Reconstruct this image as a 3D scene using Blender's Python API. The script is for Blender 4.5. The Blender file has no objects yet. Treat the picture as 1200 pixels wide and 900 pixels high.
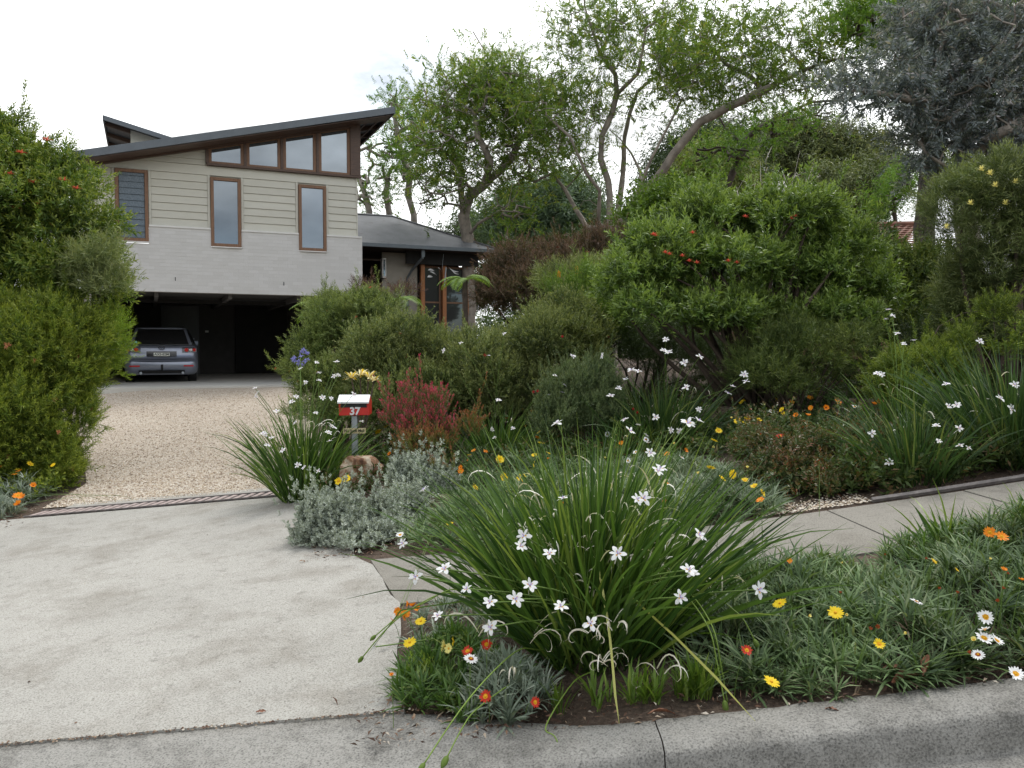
import bpy, bmesh, math, random
import numpy as np
from mathutils import Vector, Matrix

# ------------------------------------------------------------------ camera, sky, sun, exposure
S = bpy.context.scene
COL = S.collection
CZ, FPX = 1.55, 960.0
PITCH = math.atan(40/960)
cd = bpy.data.cameras.new('camera'); cam = bpy.data.objects.new('camera', cd); COL.objects.link(cam)
cd.sensor_width = 36; cd.lens = 36*FPX/1200; cd.clip_start = 0.05; cd.clip_end = 3000
cam.location = (0, 0, CZ); cam.rotation_euler = (math.pi/2-PITCH, 0, 0)
S.camera = cam
SUN_EL, SUN_AZ = math.radians(66), math.radians(40)      # azimuth from +Y towards +X
sund = Vector((math.sin(SUN_AZ)*math.cos(SUN_EL), math.cos(SUN_AZ)*math.cos(SUN_EL), math.sin(SUN_EL)))
W = bpy.data.worlds.new('World'); S.world = W; W.use_nodes = True
nt = W.node_tree; nt.nodes.clear()
def N(tree, typ, **kw):
    n = tree.nodes.new(typ)
    for k, v in kw.items():
        if k.startswith('i_'):
            n.inputs[k[2:].replace('_', ' ')].default_value = v
        else: setattr(n, k, v)
    return n
def L(tree, a, b): tree.links.new(a, b)
def mathn(tree, op, a, b=None, c=None):
    n = tree.nodes.new('ShaderNodeMath'); n.operation = op
    for i, v in enumerate((a, b, c)):
        if v is None: continue
        if isinstance(v, (int, float)): n.inputs[i].default_value = v
        else: tree.links.new(v, n.inputs[i])
    return n.outputs[0]
sky = N(nt, 'ShaderNodeTexSky', sky_type='NISHITA', sun_disc=False)
sky.sun_elevation = SUN_EL; sky.sun_rotation = SUN_AZ
bg1 = N(nt, 'ShaderNodeBackground'); bg1.inputs[1].default_value = 0.15
L(nt, sky.outputs[0], bg1.inputs[0])
tc = N(nt, 'ShaderNodeTexCoord')
mp = N(nt, 'ShaderNodeMapping'); mp.inputs['Scale'].default_value = (1, 1, 2.2); mp.inputs['Location'].default_value = (3.1, 1.7, .4)
L(nt, tc.outputs['Generated'], mp.inputs[0])
n1 = N(nt, 'ShaderNodeTexNoise', i_Scale=3.6, i_Detail=8.0, i_Roughness=.6); L(nt, mp.outputs[0], n1.inputs['Vector'])
n2 = N(nt, 'ShaderNodeTexNoise', i_Scale=1.3, i_Detail=3.0, i_Roughness=.5); L(nt, mp.outputs[0], n2.inputs['Vector'])
# cloud cover: nearly closed, with a few thin gaps
cov = N(nt, 'ShaderNodeMapRange'); cov.inputs[1].default_value = .34; cov.inputs[2].default_value = .47; L(nt, n2.outputs[0], cov.inputs[0])
# a thin gap in the cloud (pale blue, low over the roof)
gap = Vector((-.150, .938, .31)).normalized()
dp = N(nt, 'ShaderNodeVectorMath', operation='DOT_PRODUCT'); L(nt, tc.outputs['Generated'], dp.inputs[0]); dp.inputs[1].default_value = gap
gs = mathn(nt, 'ADD', dp.outputs['Value'], mathn(nt, 'MULTIPLY', n1.outputs[0], .010))
gr = N(nt, 'ShaderNodeMapRange'); gr.inputs[1].default_value = .9985; gr.inputs[2].default_value = 1.005; gr.inputs[3].default_value = 1; gr.inputs[4].default_value = .62
L(nt, gs, gr.inputs[0])
cover = mathn(nt, 'MINIMUM', cov.outputs[0], gr.outputs[0])
# brightness: thin bright cloud towards the sun, greyer away from it
sd = N(nt, 'ShaderNodeVectorMath', operation='DOT_PRODUCT'); L(nt, tc.outputs['Generated'], sd.inputs[0]); sd.inputs[1].default_value = sund
sb = N(nt, 'ShaderNodeMapRange', interpolation_type='SMOOTHSTEP'); sb.inputs[1].default_value = -.45; sb.inputs[2].default_value = .55; sb.inputs[3].default_value = .74; sb.inputs[4].default_value = 1.4
L(nt, sd.outputs['Value'], sb.inputs[0])
tex = N(nt, 'ShaderNodeMapRange'); tex.inputs[1].default_value = .36; tex.inputs[2].default_value = .62; tex.inputs[3].default_value = .50; tex.inputs[4].default_value = 1.35; L(nt, n1.outputs[0], tex.inputs[0])
cb = mathn(nt, 'MULTIPLY', sb.outputs[0], tex.outputs[0])
bg2 = N(nt, 'ShaderNodeBackground'); bg2.inputs[0].default_value = (.97, .99, 1, 1); L(nt, cb, bg2.inputs[1])
mx = N(nt, 'ShaderNodeMixShader'); L(nt, cover, mx.inputs[0]); L(nt, bg1.outputs[0], mx.inputs[1]); L(nt, bg2.outputs[0], mx.inputs[2])
wo = N(nt, 'ShaderNodeOutputWorld'); L(nt, mx.outputs[0], wo.inputs[0])
ld = bpy.data.lights.new('sun', 'SUN'); ld.energy = 1.5; ld.angle = math.radians(11); ld.color = (1, .97, .92)
sun = bpy.data.objects.new('sun', ld); COL.objects.link(sun); sun.rotation_euler = sund.to_track_quat('Z', 'Y').to_euler()
S.view_settings.view_transform = 'Standard'; S.view_settings.look = 'None'
S.view_settings.exposure = 0.4; S.view_settings.gamma = 1
S.render.engine = 'CYCLES'

# ------------------------------------------------------------------ helpers
rng = np.random.default_rng(37)
random.seed(37)
def ray(px, py):
    u = (px-600)/FPX; v = (450-py)/FPX
    return np.array([u, math.cos(PITCH)+v*math.sin(PITCH), -math.sin(PITCH)+v*math.cos(PITCH)])
def at(px, py, Y):
    r = ray(px, py); r = r*(Y/r[1]); return np.array([r[0], Y, CZ+r[2]])
def H(x, y):
    x = np.asarray(x, float); y = np.asarray(y, float)
    xc = np.clip(x, -14, 9)
    st = np.where(xc < 0, .085*xc, .10*xc+.008*xc*xc)
    T = .615+.35*np.clip((xc+3)/8, 0, 1)
    f = np.clip((y-9.4)/10, 0, 1); f = f*(.6+.4*f)
    r = .02*np.clip(y-3.4, 0, 6)
    z = (st+r)*(1-f)+T*f
    # slope down to the gutter behind the kerb
    z = z-.19*np.clip((3.12-y)/.12, 0, 1)
    return z
def Hs(x, y): return float(H(x, y))
def G(px, py):
    r = ray(px, py); a, b = .3, 80.
    for _ in range(50):
        m = (a+b)/2; q = r*m
        if CZ+q[2] > Hs(q[0], q[1]): a = m
        else: b = m
    q = r*a; return np.array([q[0], q[1], Hs(q[0], q[1])])

def props(o, label=None, cat=None, group=None, kind=None):
    if label: o['label'] = label
    if cat: o['category'] = cat
    if group: o['group'] = group
    if kind: o['kind'] = kind
    return o
def thing(name, label, cat, loc, rz=0, group=None):
    o = bpy.data.objects.new(name, None); COL.objects.link(o); o.empty_display_size = .1
    o.location = loc; o.rotation_euler = (0, 0, rz)
    return props(o, label, cat, group)
def link(name, me, mat=None, parent=None, kind=None, label=None, loc=None):
    o = bpy.data.objects.new(name, me); COL.objects.link(o)
    if mat is not None and len(me.materials) == 0:
        for m in (mat if isinstance(mat, (list, tuple)) else [mat]): me.materials.append(m)
    if parent: o.parent = parent
    if loc is not None: o.location = loc
    return props(o, label, None, None, kind)

class MB:
    def __init__(s): s.v = []; s.f = []; s.m = []
    def add(s, vs, fs, m=0):
        k = len(s.v); s.v += [tuple(map(float, q)) for q in vs]; s.f += [tuple(k+i for i in f) for f in fs]; s.m += [m]*len(fs); return s
    def box(s, x0, x1, y0, y1, z0, z1, m=0):
        return s.add([(x0,y0,z0),(x1,y0,z0),(x1,y1,z0),(x0,y1,z0),(x0,y0,z1),(x1,y0,z1),(x1,y1,z1),(x0,y1,z1)],
                     [(0,3,2,1),(4,5,6,7),(0,1,5,4),(1,2,6,5),(2,3,7,6),(3,0,4,7)], m)
    def prism(s, poly, d0, d1, m=0):            # poly in (x,z), ccw seen from the front (-y); extruded along y
        n = len(poly)
        vs = [(p[0], d0, p[1]) for p in poly]+[(p[0], d1, p[1]) for p in poly]
        fs = [tuple(range(n)), tuple(range(2*n-1, n-1, -1))]+[(i, n+i, n+(i+1) % n, (i+1) % n) for i in range(n)]
        return s.add(vs, fs, m)
    def tube(s, pts, rad, n=8, m=0, cap=True):
        pts = [Vector(p) for p in pts]
        if isinstance(rad, (int, float)): rad = [rad]*len(pts)
        vs = []; up = Vector((.13, .21, .97))
        for i, p in enumerate(pts):
            d = (pts[min(i+1, len(pts)-1)]-pts[max(i-1, 0)]).normalized()
            a = d.cross(up)
            if a.length < .05: a = d.cross(Vector((1, 0, 0)))
            a.normalize(); b = d.cross(a)
            for k in range(n):
                t = 2*math.pi*k/n; vs.append(p+(a*math.cos(t)+b*math.sin(t))*rad[i])
        fs = []
        for i in range(len(pts)-1):
            for k in range(n):
                fs.append((i*n+k, i*n+(k+1) % n, (i+1)*n+(k+1) % n, (i+1)*n+k))
        if cap: fs += [tuple(range(n-1, -1, -1)), tuple((len(pts)-1)*n+k for k in range(n))]
        return s.add(vs, fs, m)
    def mesh(s, name, mats=None, smooth=False):
        me = bpy.data.meshes.new(name); me.from_pydata(s.v, [], s.f)
        if mats is not None:
            for m in (mats if isinstance(mats, (list, tuple)) else [mats]): me.materials.append(m)
            me.polygons.foreach_set('material_index', s.m)
        me.polygons.foreach_set('use_smooth', [bool(smooth)]*len(s.f))
        me.validate(); me.update(); return me
    def build(s, name, mats, parent=None, smooth=False, bevel=0, **kw):
        me = s.mesh(name, mats, smooth)
        if bevel:
            bm = bmesh.new(); bm.from_mesh(me)
            bmesh.ops.recalc_face_normals(bm, faces=bm.faces)
            bmesh.ops.bevel(bm, geom=[e for e in bm.edges if e.is_manifold and e.calc_face_angle(0) > .5], offset=bevel, segments=1, affect='EDGES')
            bm.to_mesh(me); bm.free()
        else:
            bm = bmesh.new(); bm.from_mesh(me); bmesh.ops.recalc_face_normals(bm, faces=bm.faces); bm.to_mesh(me); bm.free()
        return link(name, me, None, parent, **kw)

def mesh_np(name, V, Q, var=None, tip=None, mats=None, midx=None, flat=False):
    me = bpy.data.meshes.new(name)
    V = np.ascontiguousarray(V, dtype=np.float32); Q = np.ascontiguousarray(Q, dtype=np.int32)
    nf, k = Q.shape
    me.vertices.add(len(V)); me.vertices.foreach_set('co', V.ravel())
    me.loops.add(nf*k); me.loops.foreach_set('vertex_index', Q.ravel())
    me.polygons.add(nf); me.polygons.foreach_set('loop_start', np.arange(0, nf*k, k, dtype=np.int32))
    try: me.polygons.foreach_set('loop_total', np.full(nf, k, dtype=np.int32))
    except Exception: pass
    if flat: me.polygons.foreach_set('use_smooth', [False]*nf)
    if mats is not None:
        for m in (mats if isinstance(mats, (list, tuple)) else [mats]): me.materials.append(m)
    if midx is not None: me.polygons.foreach_set('material_index', np.asarray(midx, dtype=np.int32))
    if var is not None:
        a = me.attributes.new('var', 'FLOAT', 'POINT'); a.data.foreach_set('value', np.asarray(var, dtype=np.float32))
    if tip is not None:
        a = me.attributes.new('tip', 'FLOAT', 'POINT'); a.data.foreach_set('value', np.asarray(tip, dtype=np.float32))
    me.update(calc_edges=True); return me

# ------------------------------------------------------------------ materials
def newmat(name):
    m = bpy.data.materials.new(name); m.use_nodes = True; t = m.node_tree; t.nodes.clear()
    o = t.nodes.new('ShaderNodeOutputMaterial'); b = t.nodes.new('ShaderNodeBsdfPrincipled'); t.links.new(b.outputs[0], o.inputs[0])
    return m, t, b, o
def C4(c): return (c[0], c[1], c[2], 1)
def ramp(t, fac, stops):
    r = t.nodes.new('ShaderNodeValToRGB'); e = r.color_ramp.elements
    while len(e) < len(stops): e.new(.5)
    for i, (p, c) in enumerate(stops): e[i].position = p; e[i].color = C4(c)
    t.links.new(fac, r.inputs[0]); return r.outputs[0]
def mixc(t, fac, a, b, mode='MIX'):
    n = t.nodes.new('ShaderNodeMix'); n.data_type = 'RGBA'; n.blend_type = mode
    for i, v in ((0, fac), (6, a), (7, b)):
        if isinstance(v, (int, float)): n.inputs[i].default_value = v
        elif isinstance(v, tuple): n.inputs[i].default_value = C4(v)
        else: t.links.new(v, n.inputs[i])
    return n.outputs[2]
def noise(t, scale, detail=4, rough=.55, vec=None, dist=0):
    n = t.nodes.new('ShaderNodeTexNoise'); n.inputs['Scale'].default_value = scale; n.inputs['Detail'].default_value = detail
    n.inputs['Roughness'].default_value = rough; n.inputs['Distortion'].default_value = dist
    if vec is not None: t.links.new(vec, n.inputs['Vector'])
    return n.outputs[0]
def objco(t, scale=None):
    c = t.nodes.new('ShaderNodeTexCoord').outputs['Object']
    if scale:
        m = t.nodes.new('ShaderNodeMapping'); m.inputs['Scale'].default_value = scale; t.links.new(c, m.inputs[0]); return m.outputs[0]
    return c
def posco(t):
    return t.nodes.new('ShaderNodeNewGeometry').outputs['Position']
def bump(t, b, h, dist=.01, st=.5):
    n = t.nodes.new('ShaderNodeBump'); n.inputs['Distance'].default_value = dist; n.inputs['Strength'].default_value = st
    t.links.new(h, n.inputs['Height']); t.links.new(n.outputs[0], b.inputs['Normal'])
def attr(t, name):
    a = t.nodes.new('ShaderNodeAttribute'); a.attribute_name = name; return a.outputs['Fac']

def plain(name, c, rough=.6, var=.12, scale=8, bmp=.0, metal=0, spec=.4):
    m, t, b, o = newmat(name)
    v = objco(t); n = noise(t, scale, 5, .6, v)
    c0 = tuple(x*(1-var) for x in c); c1 = tuple(min(1, x*(1+var)) for x in c)
    t.links.new(ramp(t, n, [(.3, c0), (.7, c1)]), b.inputs['Base Color'])
    b.inputs['Roughness'].default_value = rough; b.inputs['Metallic'].default_value = metal; b.inputs['Specular IOR Level'].default_value = spec
    if bmp: bump(t, b, noise(t, scale*6, 4, .6, v), bmp, .6)
    return m
def leafmat(name, c0, c1, c2=None, tipc=None, rough=.45, trans=.35, spec=.45, patch=.35, bright=1.35):
    """c0..c1 dark to light leaf colours by leaf, c2 rare odd leaf, tipc young growth"""
    m, t, b, o = newmat(name)
    var = attr(t, 'var')
    stops = [(0., c0), (.8, c1)]
    if c2: stops.append((.97, c2))
    col = ramp(t, var, stops)
    pn = noise(t, 1.6, 3, .5, posco(t))
    r = t.nodes.new('ShaderNodeMapRange'); r.inputs[1].default_value = .3; r.inputs[2].default_value = .7; r.inputs[3].default_value = (1-patch)*bright; r.inputs[4].default_value = (1+patch)*bright; t.links.new(pn, r.inputs[0])
    mul = t.nodes.new('ShaderNodeVectorMath'); mul.operation = 'SCALE'; t.links.new(col, mul.inputs[0]); t.links.new(r.outputs[0], mul.inputs['Scale'])
    col = mul.outputs[0]
    if tipc: col = mixc(t, attr(t, 'tip'), col, tipc)
    t.links.new(col, b.inputs['Base Color']); b.inputs['Roughness'].default_value = rough; b.inputs['Specular IOR Level'].default_value = spec
    tr = t.nodes.new('ShaderNodeBsdfTranslucent')
    g = mixc(t, 1.0, col, (1.0, 1.0, .45), 'MULTIPLY'); t.links.new(g, tr.inputs[0])
    mx = t.nodes.new('ShaderNodeMixShader'); mx.inputs[0].default_value = trans
    t.links.new(b.outputs[0], mx.inputs[1]); t.links.new(tr.outputs[0], mx.inputs[2]); t.links.new(mx.outputs[0], o.inputs[0])
    return m

def mat_concrete(name, base, dark, stain, speck=.5, bmp=.004, big=.45):
    m, t, b, o = newmat(name); p = posco(t)
    n1 = noise(t, .55, 4, .55, p, .4); n2 = noise(t, 9, 6, .7, p); n3 = noise(t, 120, 3, .6, p); n4 = noise(t, 1.5, 8, .72, p, .15)
    c = ramp(t, n1, [(.32, tuple(x*.86 for x in base)), (.62, base)])
    f = t.nodes.new('ShaderNodeMapRange'); f.inputs[1].default_value = .47; f.inputs[2].default_value = .68; f.inputs[4].default_value = big; t.links.new(n4, f.inputs[0])
    c = mixc(t, f.outputs[0], c, stain)
    g = t.nodes.new('ShaderNodeMapRange'); g.inputs[1].default_value = .56; g.inputs[2].default_value = .78; g.inputs[4].default_value = .5*speck+.1; t.links.new(n2, g.inputs[0])
    c = mixc(t, g.outputs[0], c, dark)
    h = t.nodes.new('ShaderNodeMapRange'); h.inputs[1].default_value = .5; h.inputs[2].default_value = .72; h.inputs[4].default_value = .75*speck; t.links.new(n3, h.inputs[0])
    c = mixc(t, h.outputs[0], c, dark)
    h2 = t.nodes.new('ShaderNodeMapRange'); h2.inputs[1].default_value = .5; h2.inputs[2].default_value = .28; h2.inputs[3].default_value = 0; h2.inputs[4].default_value = .35; t.links.new(n3, h2.inputs[0])
    c = mixc(t, h2.outputs[0], c, tuple(min(.75, x*1.4) for x in base))
    t.links.new(c, b.inputs['Base Color']); b.inputs['Roughness'].default_value = .9; b.inputs['Specular IOR Level'].default_value = .2
    bump(t, b, n3, bmp, .7)
    return m
M = {}
M['apron'] = mat_concrete('apron_concrete', (.385, .372, .338), (.10, .09, .075), (.20, .18, .15), 1.1, .007, .75)
M['path'] = mat_concrete('path_concrete', (.245, .23, .20), (.08, .07, .058), (.165, .15, .125), 1.0, .006, .7)
M['kerb'] = mat_concrete('kerb_concrete', (.31, .30, .275), (.03, .03, .028), (.085, .08, .07), 1.0, .01, 1.0)
M['slab'] = mat_concrete('carport_slab', (.56, .54, .49), (.3, .28, .24), (.44, .41, .36), .2)
m, t, b, o = newmat('gravel'); p = posco(t)
vo = t.nodes.new('ShaderNodeTexVoronoi'); vo.inputs['Scale'].default_value = 55; t.links.new(p, vo.inputs['Vector'])
c = ramp(t, vo.outputs['Color'], [(.1, (.24, .18, .13)), (.35, (.42, .34, .26)), (.6, (.56, .48, .39)), (.9, (.68, .63, .55))])
c = mixc(t, .35, c, ramp(t, noise(t, .9, 4, .6, p), [(.3, (.34, .27, .205)), (.7, (.56, .49, .40))]))
dk = t.nodes.new('ShaderNodeMapRange'); dk.inputs[1].default_value = .25; dk.inputs[2].default_value = .75; dk.inputs[3].default_value = 0; dk.inputs[4].default_value = .38
t.links.new(vo.outputs['Distance'], dk.inputs[0]); c = mixc(t, dk.outputs[0], c, (.13, .10, .07))
t.links.new(c, b.inputs['Base Color']); b.inputs['Roughness'].default_value = .85
inv = mathn(t, 'SUBTRACT', 1.0, vo.outputs['Distance']); bump(t, b, inv, .008, .6); M['gravel'] = m
m, t, b, o = newmat('mulch'); p = posco(t)
c = ramp(t, noise(t, 45, 5, .75, p), [(.3, (.028, .018, .012)), (.5, (.09, .06, .042)), (.72, (.20, .15, .11))])
c = mixc(t, ramp(t, noise(t, 1.5, 3, .5, p), [(.4, (0, 0, 0)), (.7, (.6, .6, .6))]), c, (.12, .085, .06))
t.links.new(c, b.inputs['Base Color']); b.inputs['Roughness'].default_value = .95; bump(t, b, noise(t, 60, 5, .7, p), .03, .8); M['mulch'] = m
m, t, b, o = newmat('asphalt'); p = posco(t)
c = ramp(t, noise(t, 150, 4, .7, p), [(.35, (.05, .048, .045)), (.65, (.16, .15, .14))])
t.links.new(c, b.inputs['Base Color']); b.inputs['Roughness'].default_value = .9; bump(t, b, noise(t, 150, 3, .6, p), .008, .8); M['road'] = m
m, t, b, o = newmat('painted_brick')
c = ramp(t, attr(t, 'var'), [(0, (.53, .52, .50)), (1, (.60, .59, .575))])
c = mixc(t, .3, c, ramp(t, noise(t, 1.4, 5, .6, objco(t)), [(.3, (.53, .515, .49)), (.7, (.61, .60, .58))]))
t.links.new(c, b.inputs['Base Color']); b.inputs['Roughness'].default_value = .8; bump(t, b, noise(t, 40, 4, .6, objco(t)), .004, .5); M['brick'] = m
m, t, b, o = newmat('weatherboard_paint')
oi = t.nodes.new('ShaderNodeObjectInfo')
c = ramp(t, oi.outputs['Random'], [(0, (.51, .495, .425)), (1, (.58, .565, .49))])
c = mixc(t, .35, c, ramp(t, noise(t, 2.5, 6, .65, objco(t, (1, 1, 4))), [(.3, (.46, .445, .375)), (.7, (.60, .585, .515))]))
t.links.new(c, b.inputs['Base Color']); b.inputs['Roughness'].default_value = .75; bump(t, b, noise(t, 30, 4, .6, objco(t, (.3, 1, 6))), .003, .5); M['board'] = m
def wood(name, c0, c1, axis=(1, 1, 8), rough=.55):
    m, t, b, o = newmat(name); n = noise(t, 6, 6, .65, objco(t, axis), .6)
    t.links.new(ramp(t, n, [(.3, c0), (.7, c1)]), b.inputs['Base Color']); b.inputs['Roughness'].default_value = rough; bump(t, b, n, .004, .4); return m
M['frame'] = wood('window_timber', (.13, .065, .035), (.24, .125, .065), (9, 9, 1))
M['beam'] = wood('dark_beam', (.060, .036, .026), (.115, .066, .045), (1, 6, 9))
M['post'] = wood('orange_post', (.24, .09, .03), (.42, .17, .06), (9, 9, 1))
M['roof'] = plain('roof_metal', (.115, .13, .145), .45, .12, 3, .002, .2)
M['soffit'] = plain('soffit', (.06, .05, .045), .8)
M['wingroof'] = None
m, t, b, o = newmat('wing_roof_metal'); v = objco(t)
c = ramp(t, noise(t, 2.2, 6, .65, v), [(.3, (.115, .12, .13)), (.7, (.175, .18, .195))])
st = ramp(t, noise(t, 7, 3, .5, v), [(.66, (0, 0, 0)), (.70, (.8, .8, .8))]); c = mixc(t, st, c, (.07, .06, .055))
t.links.new(c, b.inputs['Base Color']); b.inputs['Roughness'].default_value = .55; b.inputs['Metallic'].default_value = .1; M['wingroof'] = m
M['render'] = plain('rendered_wall', (.30, .275, .235), .85, .08, 6, .002)
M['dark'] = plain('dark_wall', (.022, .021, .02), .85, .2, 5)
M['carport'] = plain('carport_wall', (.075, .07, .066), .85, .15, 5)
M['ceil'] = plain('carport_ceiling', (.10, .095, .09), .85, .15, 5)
M['door'] = plain('grey_door', (.12, .125, .13), .5, .08, 3)
M['white'] = plain('white_trim', (.66, .65, .62), .5, .05, 6)
M['steel'] = plain('galvanised', (.34, .37, .40), .45, .12, 12, .001, .5)
M['gutter'] = plain('gutter_metal', (.13, .15, .165), .45, .1, 5, 0, .3)
M['red'] = plain('red_paint', (.56, .03, .022), .35, .12, 9)
M['whitepaint'] = plain('white_paint', (.72, .73, .74), .4, .06, 14)
M['black'] = plain('black_plastic', (.012, .012, .013), .45, .2, 10)
M['grate'] = plain('drain_iron', (.20, .18, .17), .7, .3, 20, .002, .3)
M['terracotta'] = plain('tile', (.17, .075, .05), .75, .35, 2.2, .003)
def glass(name, base, refl, rough=.02):
    m, t, b, o = newmat(name); b.inputs['Base Color'].default_value = C4(base); b.inputs['Roughness'].default_value = .4
    g = t.nodes.new('ShaderNodeBsdfGlossy'); g.inputs['Roughness'].default_value = rough; g.inputs[0].default_value = (.80, .90, 1, 1)
    fr = t.nodes.new('ShaderNodeFresnel'); fr.inputs[0].default_value = 1.9
    f = mathn(t, 'ADD', fr.outputs[0], refl); mx = t.nodes.new('ShaderNodeMixShader'); t.links.new(f, mx.inputs[0])
    t.links.new(b.outputs[0], mx.inputs[1]); t.links.new(g.outputs[0], mx.inputs[2]); t.links.new(mx.outputs[0], o.inputs[0])
    n = t.nodes.new('ShaderNodeBump'); n.inputs['Distance'].default_value = .002; n.inputs['Strength'].default_value = .12; t.links.new(noise(t, 1.2, 2, .5, objco(t)), n.inputs['Height']); t.links.new(n.outputs[0], g.inputs['Normal'])
    return m
M['glass'] = glass('window_glass', (.012, .016, .02), .13)
M['carglass'] = glass('car_glass', (.006, .006, .007), .0)
# ------------------------------------------------------------------ ground
def sheet(name, y0, y1, xl, xr, nx, ny, dz, mat, thick=0, kind='structure', parent=None, wob=0):
    V = []; Q = []
    for j in range(ny+1):
        y = y0+(y1-y0)*j/ny; a, c = xl(y), xr(y)
        for i in range(nx+1):
            x = a+(c-a)*i/nx; yy = y
            if wob and (i in (0, nx)): x += wob*(random.random()-.5)
            V.append((x, yy, Hs(x, yy)+dz))
    n0 = len(V)
    for j in range(ny):
        for i in range(nx):
            k = j*(nx+1)+i; Q.append((k, k+1, k+nx+2, k+nx+1))
    if thick:
        rim = [i for i in range(nx+1)]+[(j)*(nx+1)+nx for j in range(1, ny+1)]+[ny*(nx+1)+i for i in range(nx-1, -1, -1)]+[j*(nx+1) for j in range(ny-1, 0, -1)]
        for k in rim: V.append((V[k][0], V[k][1], V[k][2]-thick))
        m = len(rim)
        for q in range(m): Q.append((rim[q], n0+q, n0+(q+1) % m, rim[(q+1) % m]))
    o = link(name, mesh_np(name, np.array(V), np.array(Q), flat=bool(thick)), mat, parent)
    o.data.polygons.foreach_set('use_smooth', [True]*len(Q)) if not thick else None
    if kind: o['kind'] = kind
    return o
xs = np.concatenate([np.linspace(-900, -40, 12), np.linspace(-30, -8, 14), np.linspace(-7, 10, 70), np.linspace(11, 40, 16), np.linspace(60, 900, 12)])
ys = np.concatenate([np.linspace(-600, -10, 10), np.linspace(-8, 2.5, 10), np.linspace(2.9, 3.15, 8), np.linspace(3.3, 14, 60), np.linspace(15, 40, 25), np.linspace(60, 1200, 12)])
X, Y = np.meshgrid(xs, ys); Z = H(X, Y)-.012
Z = Z-.16*np.clip((3.52-Y)/.06, 0, 1)*np.clip((.25-X)/.4, 0, 1)-.1*np.clip((3.10-Y)/.1,0,1)
Z = Z+np.where((Y > 6.4) & (X > -2), .03*np.sin(X*3.1+Y)*np.cos(Y*2.3), 0)
V = np.stack([X, Y, Z], -1).reshape(-1, 3); nx = len(xs); ny = len(ys)
i, j = np.meshgrid(np.arange(nx-1), np.arange(ny-1)); k = (j*nx+i).ravel()
Q = np.stack([k, k+1, k+nx+1, k+nx], 1)
g = link('ground', mesh_np('ground', V, Q), M['mulch']); g['kind'] = 'structure'; g.data.polygons.foreach_set('use_smooth', [True]*len(Q))
sheet('road', -8, 2.62, lambda y: -30, lambda y: 40, 60, 6, .004, M['road'])
lin = lambda y, *p: float(np.interp(y, [a for a, b in p], [b for a, b in p]))
GL = [G(30, 612), G(70, 560), G(112, 520), G(130, 490), G(140, 460)]
gl = lambda y: lin(y, (9.4, -5.55), (11, -5.75), (12.5, -6.55), (15, -8.2), (19.2, -10.6), (21, -12))
gr_ = lambda y: lin(y, (9.4, -2.3), (12, -2.9), (15, -3.7), (21.3, -5.2))
driveway = sheet('gravel_driveway', 9.70, 21.4, gl, gr_, 40, 60, .006, M['gravel'])
apl = lambda y: lin(y, (3.55, -7), (9.5, -5.65)); apr = lambda y: lin(y, (3.55, -.46), (4.1, -.58), (4.7, -.64), (5.03, -.71), (6.12, -1.08), (6.16, -1.2), (6.9, -1.35), (9.4, -2.2))
sheet('concrete_apron', 3.53, 9.13, apl, apr, 20, 30, .010, M['apron'], .05, wob=.03)
sheet('apron_edge_strip', 9.51, 9.76, lambda y: -5.25, lambda y: -2.2, 20, 1, .012, M['apron'], .05)
# footpath of separate slabs
fp = thing('footpath', 'pale concrete footpath running right behind the verge flowers', 'footpath', (0, 5.5, 0)); fp['kind'] = 'structure'; del fp['label'], fp['category']
jx = [-.90, .40, 1.40, 2.42, 3.44, 4.46, 5.5, 6.5, 7.5, 8.5]
for a, c in zip(jx[:-1], jx[1:]):
    sl = sheet('paving_slab', 5.03, 6.13, (lambda y, a=a: a+.007+(5.6-y)*(.08 if a > 0 else .33)), (lambda y, c=c: c-.007+(5.6-y)*.08), 10, 5, .006+random.uniform(-.004, .004), M['path'], .05, None, None)
    sl.parent = fp; sl.location = (0, -5.5, 0)
# timber edging strip behind the path
e = MB(); e.tube([(x, 6.22, Hs(x, 6.22)+.012) for x in np.linspace(2.75, 9, 20)], .022, 5)
e.build('path_edging', M['grate'], None, kind='structure')
from mathutils import noise as KN
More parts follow.
